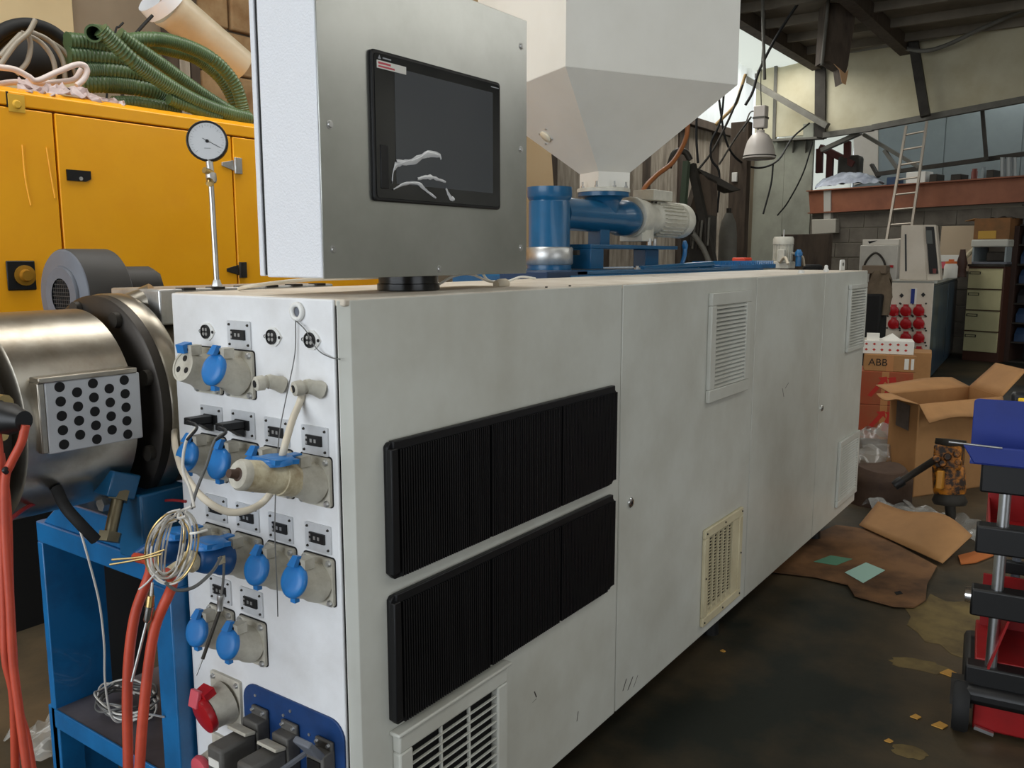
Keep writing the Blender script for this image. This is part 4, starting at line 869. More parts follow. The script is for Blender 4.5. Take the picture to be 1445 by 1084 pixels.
crumple(lambda u, v: Vector((pf.x - .1 + u * .22, pf.y - .06 + v * .22, .006)), 16, 16, .045, 18, 2).obj('plastic_film', FILM, label='crumpled clear plastic on the floor by the blue stand leg', cat='plastic film')

# pressure gauge on its tube
pg = thing('pressure_gauge', 'round white dial pressure gauge on a tall thin tube', 'gauge', (XA, 1.275, 1.31))
gc = ad(293, 200, 2.0); gt = ad(306, 402, 2.02); gl_ = ad(296, 228, 2.0)
fd_ = (Vector((0, 0, gc.z)) - gc); fd_.z = 0; fd_ = (fd_.normalized() + Vector((.25, -.35, 0))).normalized()
B().lathe(gc - fd_ * .022, gc + fd_ * .012, [(.036, 0), (.0445, .1), (.0445, .9), (.0455, 1)], 36).obj('case', BLACK, pg)
dl = B().lathe(gc + fd_ * .0095, gc + fd_ * .0125, [(.041, 0), (.041, 1)], 36).obj('dial', M('dial_grey_white', (206, 210, 214), .4), pg)
B().torus(gc + fd_ * .0125, fd_, .0435, .0026, 36, 8).obj('bezel', BLACK, pg)
gu_ = UZ.cross(fd_).normalized(); gv_ = UZ
for k in range(28):
    a = R(-45 + k * 10); d_ = gu_ * math.cos(a) + gv_ * math.sin(a); p = gc + fd_ * .0128
    B().bar(p + d_ * (.034 if k % 3 else .031), p + d_ * .037, .0005, .0004, fd_).obj('tick', GREYBLOW, dl)
p = gc + fd_ * .0132
B().bar(p + (gu_ * -.5 + gv_ * .3) * .02, p + (gu_ * .9 - gv_ * .45).normalized() * .032, .0015, .0008, fd_).lathe(p, p + fd_ * .002, [(.004, 0), (.003, 1)], 10).obj('needle', BLACK, dl)
for k, tx in enumerate(('bar',)): B().bar(gc + fd_ * .0128 - gu_ * .007 - gv_ * .016, gc + fd_ * .0128 + gu_ * .007 - gv_ * .016, .003, .0004, fd_).obj('dial_mark', GREYBLOW, dl)
B().tube([gt, gt * .4 + gl_ * .6, gl_], .0062, 10, 0).obj('tube', ALU, pg)
B().lathe(ad(299, 258, 2.0), ad(295, 226, 2.0), [(.009, 0), (.012, .1), (.012, .4), (.008, .45), (.008, 1)], 10).obj('fitting', ZINC, pg)
B().cone(ad(299, 244, 2.0), ad(288, 240, 1.98), .007, n=10).lathe(ad(297, 250, 2.0), ad(296, 260, 1.99), [(.009, 0), (.009, 1)], 8).obj('bleed_valve', COPPER, pg)
B().lathe(gt + Vector((0, 0, -.03)), gt + Vector((0, 0, .012)), [(.014, 0), (.014, .6), (.008, 1)], 6).obj('base_nut', ZINC, pg)

# blower
D_ = 2.26; c0 = ad(90, 418, D_); ybl = c0.y
bl = thing('cooling_blower', 'dark grey centrifugal blower standing behind the barrel head', 'blower', (c0.x, ybl, 1.0))
B().lathe((c0.x, ybl, c0.z), (c0.x, ybl + .125, c0.z), [(.0, 0), (.117, 0), (.121, .03), (.121, .97), (.117, 1), (0, 1)], 48, cap=False).obj('scroll', GREYBLOW, bl)
B().lathe((c0.x, ybl + .004, c0.z), (c0.x, ybl + .121, c0.z), [(.1215, 0), (.1225, .02), (.1225, .98), (.1215, 1)], 48, cap=False).obj('band', GREYBLOWD, bl)
gr = B().lathe((c0.x, ybl - .008, c0.z), (c0.x, ybl + .001, c0.z), [(.046, 0), (.075, 0), (.078, .5), (.078, 1)], 36, cap=False).obj('inlet_ring', GREYBLOW, bl)
B().cone((c0.x, ybl - .0015, c0.z), (c0.x, ybl - .0005, c0.z), .05, n=28).obj('inlet_void', DARK, gr)
for k in range(-4, 5):
    hh = math.sqrt(max(.046 ** 2 - (k * .010) ** 2, 0))
    B().bar((c0.x + k * .010, ybl - .004, c0.z - hh), (c0.x + k * .010, ybl - .004, c0.z + hh), .0016, .0016).obj('guard_wire', GREYBLOWD, gr)
    B().bar((c0.x - hh, ybl - .005, c0.z + k * .010), (c0.x + hh, ybl - .005, c0.z + k * .010), .0016, .0016).obj('guard_wire', GREYBLOWD, gr)
B().lathe((c0.x, ybl + .125, c0.z + .02), (c0.x, ybl + .26, c0.z + .02), [(.055, 0), (.055, .9), (.048, 1)], 8).obj('motor', GREYBLOWD, bl)
B().box((c0.x - .06, ybl + .02, c0.z - .28), (c0.x + .05, ybl + .11, c0.z - .09)).obj('outlet', GREYBLOWD, bl)
B().box((c0.x - .08, ybl + .0, 0), (c0.x - .04, ybl + .13, c0.z - .12)).box((c0.x + .03, ybl + .0, 0), (c0.x + .07, ybl + .13, c0.z - .12)).obj('stand', GREYBLOWD, bl)

# ================================================================== yellow generator
XG = -3.2; ZG = 1.96
gen = thing('generator', 'large yellow generator canopy behind the barrel', 'generator', (-3.8, 2.2, 0))
gy0, gy1 = .2, 3.7; d1, d2 = ax(80, 200, XG).y, ax(331, 260, XG).y; seam = 1.888
B().box((-4.45, gy0, .64), (XG - .02, gy1, ZG - .03)).obj('body', M('canopy_inner', (120, 74, 8), .6), gen)
B().prism([(XG, gy0, seam + .006), (XG, gy0, ZG - .02), (XG - .03, gy0, ZG), (-4.47, gy0, ZG), (-4.47, gy0, seam + .006)], (0, gy1 - gy0, 0)).obj('roof_cap', YELLOW, gen, .004)
for a, b_, nm in ((gy0, d1 - .008, 'door'), (d1, d2 - .008, 'door'), (d2, gy1, 'side_panel')):
    B().box((XG - .02, a, .64), (XG, b_, seam)).obj(nm, YELLOW, gen, .004)
B().box((-4.45, gy0, 0), (XG - .05, gy1, .64)).obj('skid_base', DARK, gen)
doors = [o for o in gen.children if o.name.startswith('door')]
a, c_ = ax(93, 239, XG), ax(128, 257, XG)
lt = B().prism([(XG, a.y, a.z), (XG, c_.y, a.z), (XG, c_.y, c_.z + .01), (XG, c_.y - .02, c_.z), (XG, a.y, c_.z)], (.006, 0, 0)).obj('latch_recess', BLACK, doors[1])
B().cone((XG + .006, c_.y - .04, a.z - .03), (XG + .009, c_.y - .04, a.z - .03), .007, n=10).obj('latch_lock', ZINC, doors[1])
a, c_ = ax(7, 368, XG), ax(51, 409, XG)
B().box((XG, a.y, c_.z), (XG + .008, c_.y, a.z)).obj('latch_recess', BLACK, doors[0], .004)
B().lathe((XG + .008, (a.y + c_.y) / 2 + .01, (a.z + c_.z) / 2), (XG + .03, (a.y + c_.y) / 2 + .01, (a.z + c_.z) / 2), [(.036, 0), (.036, .3), (.022, .35), (.018, 1)], 24).obj('latch_knob', M('olive_brass', (176, 128, 40), .4, .5), doors[0])
for (px, py, hgt) in ((333, 234, .07), (340, 381, .06)):
    p = ax(px, py, XG)
    B().prism([(XG, p.y - .075, p.z - .006), (XG, p.y - .075, p.z + .008), (XG, p.y - .015, p.z + .022), (XG, p.y - .015, p.z - .022)], (.005, 0, 0)).box((XG, p.y - .004, p.z - .034), (XG + .009, p.y + .026, p.z + .034)).cone((XG + .007, p.y - .008, p.z - .034), (XG + .007, p.y - .008, p.z + .034), .006, n=8).obj('hinge', ZINC if py < 300 else IRON, gen, .001)
p = ax(23, 146, XG)
B().box((XG, p.y - .028, p.z - .03), (XG + .003, p.y + .028, p.z + .03)).lathe((XG + .002, p.y, p.z - .004), (XG + .01, p.y, p.z - .004), [(.016, 0), (.012, 1)], 14).obj('lifting_socket', M('pale_yellow', (226, 178, 60), .4), gen, .001)
p = ax(10, 135, XG); B().box((XG - .001, p.y - .004, seam), (XG + .0006, p.y + .004, ZG - .02)).obj('roof_joint', BLACK, gen)
# pressed creases on the left door
for pts in ([(32, 205), (36, 250), (44, 290)], [(66, 208), (72, 245), (78, 280)]):
    B().tube([ax(a, b_, XG) for a, b_ in pts], .004, 6, 4).obj('crease', YELLOW, doors[0])

# hoses on the generator roof
hz = ZG + .03
def hose(pts, r, label, X0=-3.5, pitch=.009):
    P = spline(pts, 40); L = [P[0]]; acc = 0
    for i in range(1, len(P)):
        seg = (P[i] - P[i - 1]).length; acc += seg
        if acc >= pitch / 3: L.append(P[i]); acc = 0
    return B().tube(L, r, 12, 0, rfun=lambda i: r * (1.0 + (.07 if i % 3 == 0 else -.03))).obj('suction_hose', HOSE, label=label, cat='hose', group='green ribbed hoses on the generator')
def hx(l, X=-3.5): return [ax(a, b_, X if len(t_) < 1 else t_[0]) for a, b_, *t_ in l]
hose(hx([(95, 58), (130, 62), (160, 70), (172, 78)]), .034, 'green ribbed hose, topmost straight run of the stack')
hose(hx([(95, 78), (130, 80), (165, 84), (185, 92)]), .034, 'green ribbed hose, second straight run down the stack')
hose(hx([(110, 100), (150, 100), (185, 104), (215, 112)]), .036, 'green ribbed hose, third straight run down the stack')
hose(hx([(112, 118), (150, 118), (190, 122), (222, 130), (238, 142)]), .036, 'green ribbed hose, lowest rounded run of the stack')
hose(hx([(160, 145), (190, 145), (225, 150), (250, 156)], -3.45), .026, 'green ribbed hose lying along the canopy edge')
hose(hx([(142, 42), (160, 60), (190, 88), (230, 116), (270, 140), (310, 157), (352, 168)], -3.38), .031, 'green ribbed hose sloping down right from a raised rounded end')
hose(hx([(168, 48), (195, 68), (230, 92), (265, 118), (300, 142), (330, 160)], -3.5), .027, 'green ribbed hose sloping parallel behind the raised one')
hose(hx([(175, 58), (205, 55), (240, 58), (280, 72), (310, 92), (332, 120), (342, 150), (345, 165)], -3.6), .03, 'green ribbed hose arching highest over to the right')
hose(hx([(200, 62), (235, 70), (275, 82), (305, 105), (322, 128), (335, 158)], -3.7), .027, 'green ribbed hose arching just below the highest one')
hose(hx([(238, 140), (262, 150), (290, 160), (310, 166)], -3.38), .022, 'short green hose at the right of the canopy edge')
oe = thing('hose_end', 'cut open end of a dark green hose on the stack', 'hose', ax(132, 47, -3.42))
B().lathe(ax(140, 46, -3.5), ax(132, 47, -3.38), [(.032, 0), (.034, 1), (.026, 1), (.026, .2)], 20, cap=False).obj('wall', HOSE, oe)
B().cone(ax(140, 46, -3.49), ax(138, 46, -3.47), .026, n=16).obj('bore', DARK, oe)
# black coil with clear tubes inside
kc = thing('black_hose_coil', 'big black hose coil standing on the left of the generator', 'hose coil', ax(35, 118, -3.55))
for k in range(3):
    pts = [ax(38 + (72 - k * 4) * math.cos(a), 110 - (76 - k * 5) * math.sin(a), -3.55 - k * .05) for a in [math.pi * 1.0 * i / 12 for i in range(13)]]
    B().tube(pts, .024, 10, 5).obj('turn', RUBBER, kc)
B().add([ax(-34, 114, -3.8), ax(110, 114, -3.8), ax(100, 66, -3.8), ax(68, 40, -3.8), ax(30, 34, -3.8), ax(0, 48, -3.8)], [(0, 1, 2, 3, 4, 5)]).obj('inner_turns', RUBBER, kc, solid=.04)
tg = 'clear tubes inside the black coil'
for i, pts in enumerate(([(0, 92), (22, 62), (40, 46), (50, 28)], [(0, 80), (18, 60), (30, 48)], [(24, 104), (38, 88), (43, 66), (40, 48)], [(30, 46), (55, 58), (72, 78), (78, 100), (74, 114)], [(42, 44), (70, 58), (88, 84), (92, 112)], [(60, 52), (90, 72), (104, 96), (108, 112)])):
    cable('clear_tube', hx(pts, -3.46 - .01 * i), .010, M('murky_clear_tube', (150, 142, 128), .25), ('leftmost clear tube standing up out of the black coil', 'short clear tube crossing at the far left of the coil', 'clear tube curving down in the coil middle', 'clear tube arching inside the black coil', 'clear tube arching just outside its neighbour in the coil', 'outermost clear tube of the black coil')[i], 'tube', tg)
for i, pts in enumerate(([(-10, 94), (20, 98), (40, 108), (52, 114), (80, 102), (105, 92), (118, 92), (123, 100), (118, 112), (108, 121)], [(-10, 120), (20, 116), (50, 118), (80, 116), (105, 112), (115, 98)])):
    cable('white_hose', hx(pts, -3.36 - .03 * i), .011, WHOSE, ('white hose folded in a loop on the canopy edge', 'white hose lying below the folded loop')[i], 'hose', n=10)
pbag = thing('plastic_wrap', 'pinkish clear plastic wrap draped along the canopy edge', 'plastic film', ax(95, 130, -3.3))
WRAP = M('pinkish_wrap', (222, 204, 202), .25, transl=.3, bump=.4, bscale=25)
def wrapf(u, v):
    px = 25 + 150 * u; yb_ = 118 + 27 * u + 4 * math.sin(u * 9); return ax(px, yb_ + (v - .5) * (16 - 9 * u), -3.22 - .10 * (1 - v)) + Vector((mnoise.noise(Vector((u * 14, v * 5, 1))) * .03, 0, mnoise.noise(Vector((u * 16, v * 6, 4))) * .022))
B().grid(wrapf, 40, 8).obj('sheet', WRAP, pbag, solid=.003)
# pale duct pipe against the wall
dp = thing('duct_pipe', 'pale beige duct pipe sloping against the stone wall', 'pipe', ax(280, 50, -4.2))
a, b_ = ax(236, 8, -4.25), ax(338, 93, -4.25)
B().lathe(a, b_, [(.11, 0), (.115, .02), (.105, .1), (.10, 1), (.088, 1), (.088, .9)], 28, cap=False).obj('pipe', M('beige_pipe', (196, 184, 160), .35, dirt=(166, 148, 118), amt=.5, scale=6), dp)
B().lathe(ax(222, -8, -4.25), a, [(.125, 0), (.125, 1), (.11, 1)], 28, cap=False).obj('socket_end', M('white_plastic_pipe', (226, 230, 236), .2), dp)
cable('thin_black_rod', hx([(172, 140), (178, 80), (186, 56), (200, 38), (215, 22)], -3.9), .008, RUBBER, 'thin black cable end sticking up behind the hoses')
cable('thin_black_rod', hx([(147, 174), (155, 95), (163, 44), (168, 38), (174, 32)], -3.9), .005, RUBBER, 'short black wire end above the raised hose')
# plywood sheet leaning on the left wall
B().prism([az(690, 640, 0), az(808, 640, 0), az(808, 640, 0) + Vector((-.3, 0, 3.2)), az(690, 640, 0) + Vector((-.3, 0, 3.2))], (-.03, 0, 0)).obj('plywood_sheet', TAN, label='tan plywood sheet leaning on the wall behind the hopper', cat='board')
# ================================================================== right side and background
# second machine with red sockets
P2 = az(1308, 542, 0); rz2 = R(4.3)
m2 = thing('second_extruder', 'pale cabinet of a second extruder with red outlets and dark blue side', 'control cabinet', (P2.x, P2.y, 0), rz2)
h2 = ay(1320, 396, P2.y).z
w2, l2 = .60, 3.4
PALE = M('pale_cabinet', (214, 204, 188), .5, dirt=(186, 174, 154), amt=.5, scale=3)
SIDE2 = M('dark_blue_side', (66, 94, 116), .3, dirt=(22, 26, 30), amt=.9, scale=3, coat=.3, stretch=(1, 2, .6))
B().box((-w2, 0, .06), (0, .02, h2)).obj('front_panel', PALE, m2, .004)
B().box((-.40, .02, .02), (-.01, l2, h2 - .04)).obj('body', SIDE2, m2, .004)
B().box((-.012, .03, .1), (.0, 1.9, h2 - .07)).obj('side_door', SIDE2, m2, .003)
B().box((-.012, 1.95, .1), (.0, l2 - .05, h2 - .07)).obj('side_door', SIDE2, m2, .003)
B().box((-.42, .0, h2 - .035), (.03, l2, h2)).box((-w2, .0, h2 - .035), (-.42, .2, h2)).obj('worktop', M('grey_worktop', (170, 172, 164), .5), m2, .006)
def pp2(px, py): v = ay(px, py, P2.y); return (v.x - P2.x) / math.cos(rz2), v.z
red_o = None
for row, y_ in enumerate((438, 456, 476, 497)):
    for col, x_ in enumerate((1262, 1279, 1297)):
        if (row, col) in ((2, 0), (3, 0), (3, 1)): continue
        x, z = pp2(x_, y_)
        if red_o is None:
            red_o = B().lathe((0, .0, 0), (0, -.05, -.01), [(.050, 0), (.050, .3), (.058, .35), (.056, .8), (.04, 1)], 20).cbox((0, -.03, .055), (.05, .04, .025)).cbox((.04, -.035, -.04), (.03, .025, .02)).obj('red_outlet', RED, m2, loc=(x, 0, z))
            b = B()
            for i in (-.065, .065):
                for j in (-.055, .075): b.cone((i, 0, j), (i, -.006, j), .010, n=8)
            sc2 = b.obj('screws', IRON, red_o, loc=(0, 0, 0))
        else: copy_tree(red_o, m2, (x, 0, z))
x, z = pp2(1290, 418); B().box((x - .028, -.006, z - .085), (x + .028, 0, z + .085)).obj('meter_frame', PAPER, m2)
B().box((x - .03, -.01, z - .08), (x + .008, -.005, z + .08)).obj('meter_strip', NAVY, m2)
for px, py in ((1273, 417), (1303, 416)):
    x, z = pp2(px, py); B().prism([(x, -.008, z + .026), (x + .022, -.008, z), (x, -.008, z - .026), (x - .022, -.008, z)], (0, .008, 0)).obj('round_connector', BLACK, m2)
B().box((-.18, -.04, .04), (-.02, .0, .22)).obj('lower_box', BLACK, m2, .004)
# tilted console standing on it
cs = thing('desk_console', 'wedge shaped pale console with a black keypad on second extruder', 'console', (P2.x, P2.y, 0), rz2)
def q2(px, py, dy): v = ay(px, py, P2.y + dy); return Vector(((v.x - P2.x), dy, v.z))
zb = h2
xa, xb, xc, xd = q2(1270, 392, .05).x, q2(1309, 392, .05).x, q2(1321, 390, .05).x, q2(1273, 320, .05).x
zt_ = q2(1275, 318, .05).z
B().prism([(xa, .05, zb), (xb, .05, zb), (xb - .07, .05, zt_), (xd, .05, zt_)], (0, .32, 0)).obj('side', PALE, cs, .008)
B().prism([(xb, .05, zb), (xb + .13, .12, zb), (xb + .04, .12, zt_), (xb - .07, .05, zt_)], (0, .25, 0)).obj('front', PALE, cs, .004)
B().prism([(xb + .018, .05, zb + .07), (xb + .1, .1, zb + .07), (xb + .025, .1, zt_ - .02), (xb - .05, .05, zt_ - .02)], (.004, -.012, .002)).obj('keypad', BLACK, cs, .003)
B().prism([(xb - .028, .036, zt_ - .2), (xb + .028, .072, zt_ - .2), (xb + .008, .072, zt_ - .06), (xb - .044, .036, zt_ - .06)], (.002, -.008, .001)).obj('display', M('lcd_grey', (86, 90, 88), .3), cs)
B().cbox((xb + .052, .062, zb + .10), (.06, .01, .05)).obj('stop_label', M('dark_red', (110, 40, 34), .5), cs)
B().cbox((xa + .05, .048, (zb + zt_) / 2), (.018, .006, .40), (0, R(-4), 0)).obj('handle_slot', BLACK, cs)
cs.location.z = 0
# clutter on the worktop of the second machine
def on2(px, dy): v = ay(px, 390, P2.y + dy); return Vector((v.x, P2.y + dy, h2))
p = on2(1341, 1.3); bt = thing('squeeze_bottle', 'white bottle with an orange cap on second extruder worktop', 'bottle', p)
B().lathe(p, p + Vector((0, 0, .17)), [(.07, 0), (.075, .05), (.075, .8), (.06, 1)], 16).obj('body', PAPER, bt)
B().lathe(p + Vector((0, 0, .17)), p + Vector((0, 0, .22)), [(.065, 0), (.062, .5), (.03, .6), (.03, 1)], 14).obj('cap', M('orange_cap', (214, 110, 50), .5), bt)
p = on2(1356, 1.9)
B().lathe(p, p + Vector((0, 0, .34)), [(.06, 0), (.05, .3), (.065, .5), (.04, .8), (.03, 1)], 9).obj('oil_can', M('dark_brown_metal', (60, 34, 24), .5), label='dark brown oil can beside the white bottle', cat='oil can')
p = on2(1338, 2.6)
for k, (mt, dx, lab) in enumerate(((TIMBERD, 0, 'brown folder at the bottom of the paper pile'), (PINK, .02, 'pinkish folder in the middle of the paper pile'), (PAPER, -.01, 'white lever file on top of the paper pile'))):
    B().cbox((p.x + dx - .04, p.y, h2 + .05 + k * .09), (.42, .34, .085)).obj('folder', mt, None, .004, label=lab, cat='folder', group='papers on the second machine')
p = on2(1346, 3.0)
B().cbox((p.x - .02, p.y + .2, h2 + .36), (.42, .03, .62), (R(-6), 0, 0)).obj('tan_board', M('pale_tan_board', (196, 176, 148), .7), None, .004, label='pale tan board propped upright behind the papers', cat='board')
# pale metal enclosure behind it, with a bent hose
ec = ad(1245, 400, 11.2); ec.z = 0
en = thing('metal_enclosure', 'pale grey sheet metal enclosure standing before the block wall', 'enclosure', (ec.x, ec.y, 0), R(-6))
zt_e = ad(1245, 346, 11.2).z
B().box((-.31, 0, 0), (.17, .4, zt_e)).obj('body', M('enclosure_grey', (196, 192, 182), .5, dirt=(160, 154, 142), amt=.5, scale=4), en, .01)
B().box((-.29, .02, zt_e), (.17, .38, zt_e + .075)).obj('top_tray', M('pale_tray', (222, 216, 204), .5), en, .006)
B().prism([(-.2, .015, zt_e + .02), (-.1, .015, zt_e + .06), (-.22, .015, zt_e + .05)], (0, .01, 0)).obj('top_cutout', BLACK, en)
B().cbox((.1, -.01, zt_e - .27), (.05, .02, .03)).obj('red_switch', RED, en)
B().tube([(-.24, -.05, zt_e - .35), (-.2, -.05, zt_e - .2), (-.09, -.06, zt_e - .1), (.02, -.06, zt_e - .2), (.07, -.05, zt_e - .42)], .014, 8).obj('bent_hose', IRON, en)
# dark bundle between the machines
tb = ad(1237, 430, 8.3); tb.z = 0
tbt = thing('covered_bundle', 'brown dusty sheet thrown over a dark stack between two machines', 'bundle', (tb.x, tb.y, 0))
B().box((tb.x - .14, tb.y - .1, 0), (tb.x + .06, tb.y + .2, 1.02)).obj('stack', DARK, tbt, .02)
def bund(u, v):
    a = u * 2 * math.pi; z = 1.24 - .42 * v; r = .06 + .075 * v ** .6 + .03 * math.sin(a * 3 + v * 4) + .02 * mnoise.noise(Vector((u * 7, v * 6, 0)))
    return Vector((tb.x - .02 + r * math.cos(a), tb.y + .08 + r * .9 * math.sin(a), z))
B().grid(bund, 28, 10).add([bund(i / 28, 0) for i in range(28)], [tuple(range(28))]).obj('sheet', SACK, tbt)
B().box((tb.x - .16, tb.y + .02, 1.21), (tb.x + .06, tb.y + .2, 1.29)).obj('top_box', M('brown_board', (108, 94, 78), .8), tbt, .008)
# stack of cartons by the cabinet end
bs = az(1243, 614, 0)
def carton(name, c, wdh, mat, rz, label, group='cartons by the cabinet end', flap=True):
    t = thing(name, label, 'box', c, rz, group)
    x, y, z = wdh
    B().box((-x / 2, -y / 2, 0), (x / 2, y / 2, z)).obj('carton', mat, t, .004)
    B().box((-.025, -y / 2 - .001, z * .0), (.025, -y / 2, z)).obj('tape', M('parcel_tape', (188, 132, 84), .3), t)
    return t
rzs = R(14)
c1 = carton('carton', (bs.x, bs.y, 0), (.40, .34, .26), CARDR, rzs, 'bottom red printed carton of the stack by the cabinet')
c2 = carton('carton', (bs.x, bs.y, .262), (.38, .34, .255), CARDR, rzs, 'middle red printed carton under the lettered box')
c3 = carton('carton', (bs.x + .025, bs.y, .519), (.36, .30, .125), CARD, rzs, 'small brown lettered carton on top of the red ones')
PRINT = M('carton_print', (40, 32, 26), .7); ARROW = M('red_print', (190, 50, 40), .7)
text('print', 'ABB', .075, PRINT, frame_mtx((-.15, -.1515, .065), (1, 0, 0), (0, 0, 1)), c3)
B().box((.10, -.1515, .02), (.13, -.15, .10)).box((.145, -.1515, .02), (.165, -.15, .10)).obj('white_label', PAPER, c3)
for t, zz in ((c1, .13), (c2, .13)):
    for k in range(2): B().prism([(-.12 + k * .11, -.1715, zz - .06), (-.09 + k * .11, -.1715, zz - .07), (.0 + k * .06, -.1715, zz + .05), (.02 + k * .06, -.1715, zz + .03), (.01 + k * .06, -.1715, zz + .09), (-.05 + k * .06, -.1715, zz + .08), (-.03 + k * .06, -.1715, zz + .06)], (0, .001, 0)).obj('red_arrow_print', ARROW, t)
ts = thing('tissue_box', 'white box with red dots on top of lettered carton', 'box', (bs.x + .005, bs.y, .646), rzs)
B().box((-.2, -.12, 0), (.18, .12, .10)).obj('carton', PAPER, ts, .003)
dot = None
for r in range(2):
    for k in range(6):
        l_ = Vector((-.15 + k * .055, -.1205, .032 + r * .042))
        if dot is None: dot = B().prism([(-.012, 0, 0), (0, 0, -.010), (.012, 0, 0), (0, 0, .010)], (0, -.0008, 0)).obj('red_dot', ARROW, ts, loc=l_)
        else: inst(dot, ts, l_)
B().add([(-.02, -.06, .1), (.1, -.04, .1), (.03, 0, .15), (.06, .06, .1), (-.05, .05, .1)], [(0, 1, 2), (1, 3, 2), (3, 4, 2), (4, 0, 2)]).obj('tissue', PAPER, ts)
B().box((-.19, -.05, .1), (-.165, .02, .14)).obj('yellow_tab', M('yellow_card', (230, 190, 40), .6), ts)
B().box((-.15, -.08, .1), (-.06, -.02, .15)).obj('print_card', PAPER, ts)
c4 = ad(1283, 505, 7.4); c4.z = 0
c4b = carton('carton', (c4.x, c4.y, 0), (.34, .3, .58), CARD, R(10), 'tall plain brown carton in front of the red outlets', group=None)
# big open carton
A_, N_, R_ = az(1249, 677, 0), az(1288, 702, 0), az(1404, 684, 0); K_ = A_ + R_ - N_; HB = .545
oc = thing('open_carton', 'large open brown carton with spread flaps on the floor', 'box', (N_.x, N_.y, 0))
zz = Vector((0, 0, 1)); top = zz * HB
wallt = .006
for a, b_, nm in ((A_, N_, 'end_wall'), (N_, R_, 'side_wall'), (R_, K_, 'end_wall'), (K_, A_, 'side_wall')):
    n_ = (b_ - a).cross(zz).normalized() * -wallt
    B().prism([a, b_, b_ + top, a + top], n_).obj(nm, CARD, oc)
B().prism([A_, N_, R_, K_], zz * .006).obj('bottom', CARD, oc)
e1 = (R_ - N_); e2 = (A_ - N_)
out_r = (N_ - A_).normalized(); out_l = (N_ - R_).normalized()
def flap(a, b_, out, up, ln, inset=.03, wave=0):
    d = (b_ - a); ed = d.normalized(); v = (out.normalized() * math.cos(up) + zz * math.sin(up)) * ln
    def fn(u, t): return a + top + d * u + v * t + (ed * inset * t * (1 - 2 * u)) + zz * (wave * math.sin(u * 5) * t)
    return B().grid(fn, 8, 4)
flap(N_, R_, out_r, R(-40), .14, .02, .02).obj('flap', CARD, oc, solid=.005)
flap(K_, A_, -out_r, R(6), .24, .0, .01).obj('flap', CARD, oc, solid=.005)
flap(A_, N_, out_l, R(4), .13, .02, -.02).obj('flap', CARD, oc, solid=.005)
flap(R_, K_, -out_l, R(34), .26, .02).obj('flap', CARD, oc, solid=.005)
pm = (A_ + N_) / 2 + zz * .43 + out_l * .004
B().prism([pm - e2.normalized() * .09 + zz * -.06, pm + e2.normalized() * .09 + zz * -.06, pm + e2.normalized() * .09 + zz * .09, pm - e2.normalized() * .09 + zz * .09], out_l * .002).obj('tape_patch', M('grey_tape', (110, 98, 92), .3, dirt=(70, 60, 56), amt=.6, scale=20), oc)
# rusty breaker and sack
D5 = 4.55; base = az(1345, 742, 0)
def bk(px, py, dd=0): return ad(px, py, (base - CP).dot(FW) + dd)
hk = thing('breaker_hammer', 'rusty yellow breaker hammer standing on its chisel with a long handle', 'power tool', base)
B().lathe(bk(1343, 740), bk(1340, 708), [(.008, 0), (.022, .3), (.026, .5), (.026, 1)], 12).obj('chisel', IRON, hk)
B().lathe(bk(1340, 712), bk(1340, 694), [(.075, 0), (.085, .3), (.065, 1)], 16).obj('collar', IRON, hk)
B().lathe(bk(1340, 696), bk(1338, 655), [(.075, 0), (.078, .1), (.078, .9), (.06, 1)], 16).obj('barrel', RUSTY, hk)
B().bar(bk(1338, 662), bk(1340, 628), .13, .13).obj('head', RUSTY, hk, .012)
B().lathe(bk(1341, 632), bk(1342, 620), [(.06, 0), (.075, .4), (.072, 1)], 14).obj('top_cap', IRON, hk)
for px, py in ((1322, 648), (1330, 654), (1337, 645), (1350, 641), (1352, 652)): B().lathe(bk(px, py, -.09), bk(px, py, -.05), [(.014, 0), (.02, .4), (.02, 1)], 10).obj('bolt', RUSTY, hk)
B().bar(bk(1328, 664, -.07), bk(1326, 690, -.07), .075, .03).obj('name_plate', M('worn_yellow_plate', (190, 130, 40), .5), hk, .006)
B().tube([bk(1324, 646, -.05), bk(1296, 664, .05), bk(1266, 683, .1)], .018, 10, 4).obj('handle', IRON, hk)
B().lathe(bk(1274, 678, .09), bk(1262, 686, .1), [(.026, 0), (.028, .5), (.024, 1)], 12).obj('grip', BLACK, hk)
sk = az(1238, 716, 0)
def sackf(u, v):
    a = u * 2 * math.pi; z = .20 * v; r = .165 * (1 - .35 * max(0, v - .75) * 4 * .6) * (1 + .06 * math.sin(a * 4 + 2)); return Vector((sk.x - .04 + r * 1.1 * math.cos(a), sk.y + .13 + r * math.sin(a), z + .015 * math.sin(a * 2) * v))
B().grid(sackf, 24, 8).add([sackf(i / 24, 1) for i in range(24)], [tuple(range(24))]).obj('sack', M('brown_sack', (78, 58, 44), .8, dirt=(48, 34, 26), amt=.7, scale=8, bump=.3, bscale=20), label='squat dark brown sack on the floor by the cabinet', cat='sack')
# plastic behind the cabinet end
pz_ = az(1220, 672, 0)
crumple(lambda u, v: Vector((pz_.x - .2 + u * .42, pz_.y - .2 + v * .5, .05 + .22 * math.sin(math.pi * u) * math.sin(math.pi * v))), 22, 22, .10, 9, 5).obj('plastic_film', FILM, label='heap of clear plastic film below the carton stack', cat='plastic film')
pz2 = az(1320, 742, 0)
crumple(lambda u, v: Vector((pz2.x - .38 + u * .62, pz2.y + .08 - .42 * u * .9 + v * .32 , .012)), 34, 20, .06, 11, 8).obj('plastic_film', FILM, label='clear plastic film on the floor under the breaker chisel', cat='plastic film')
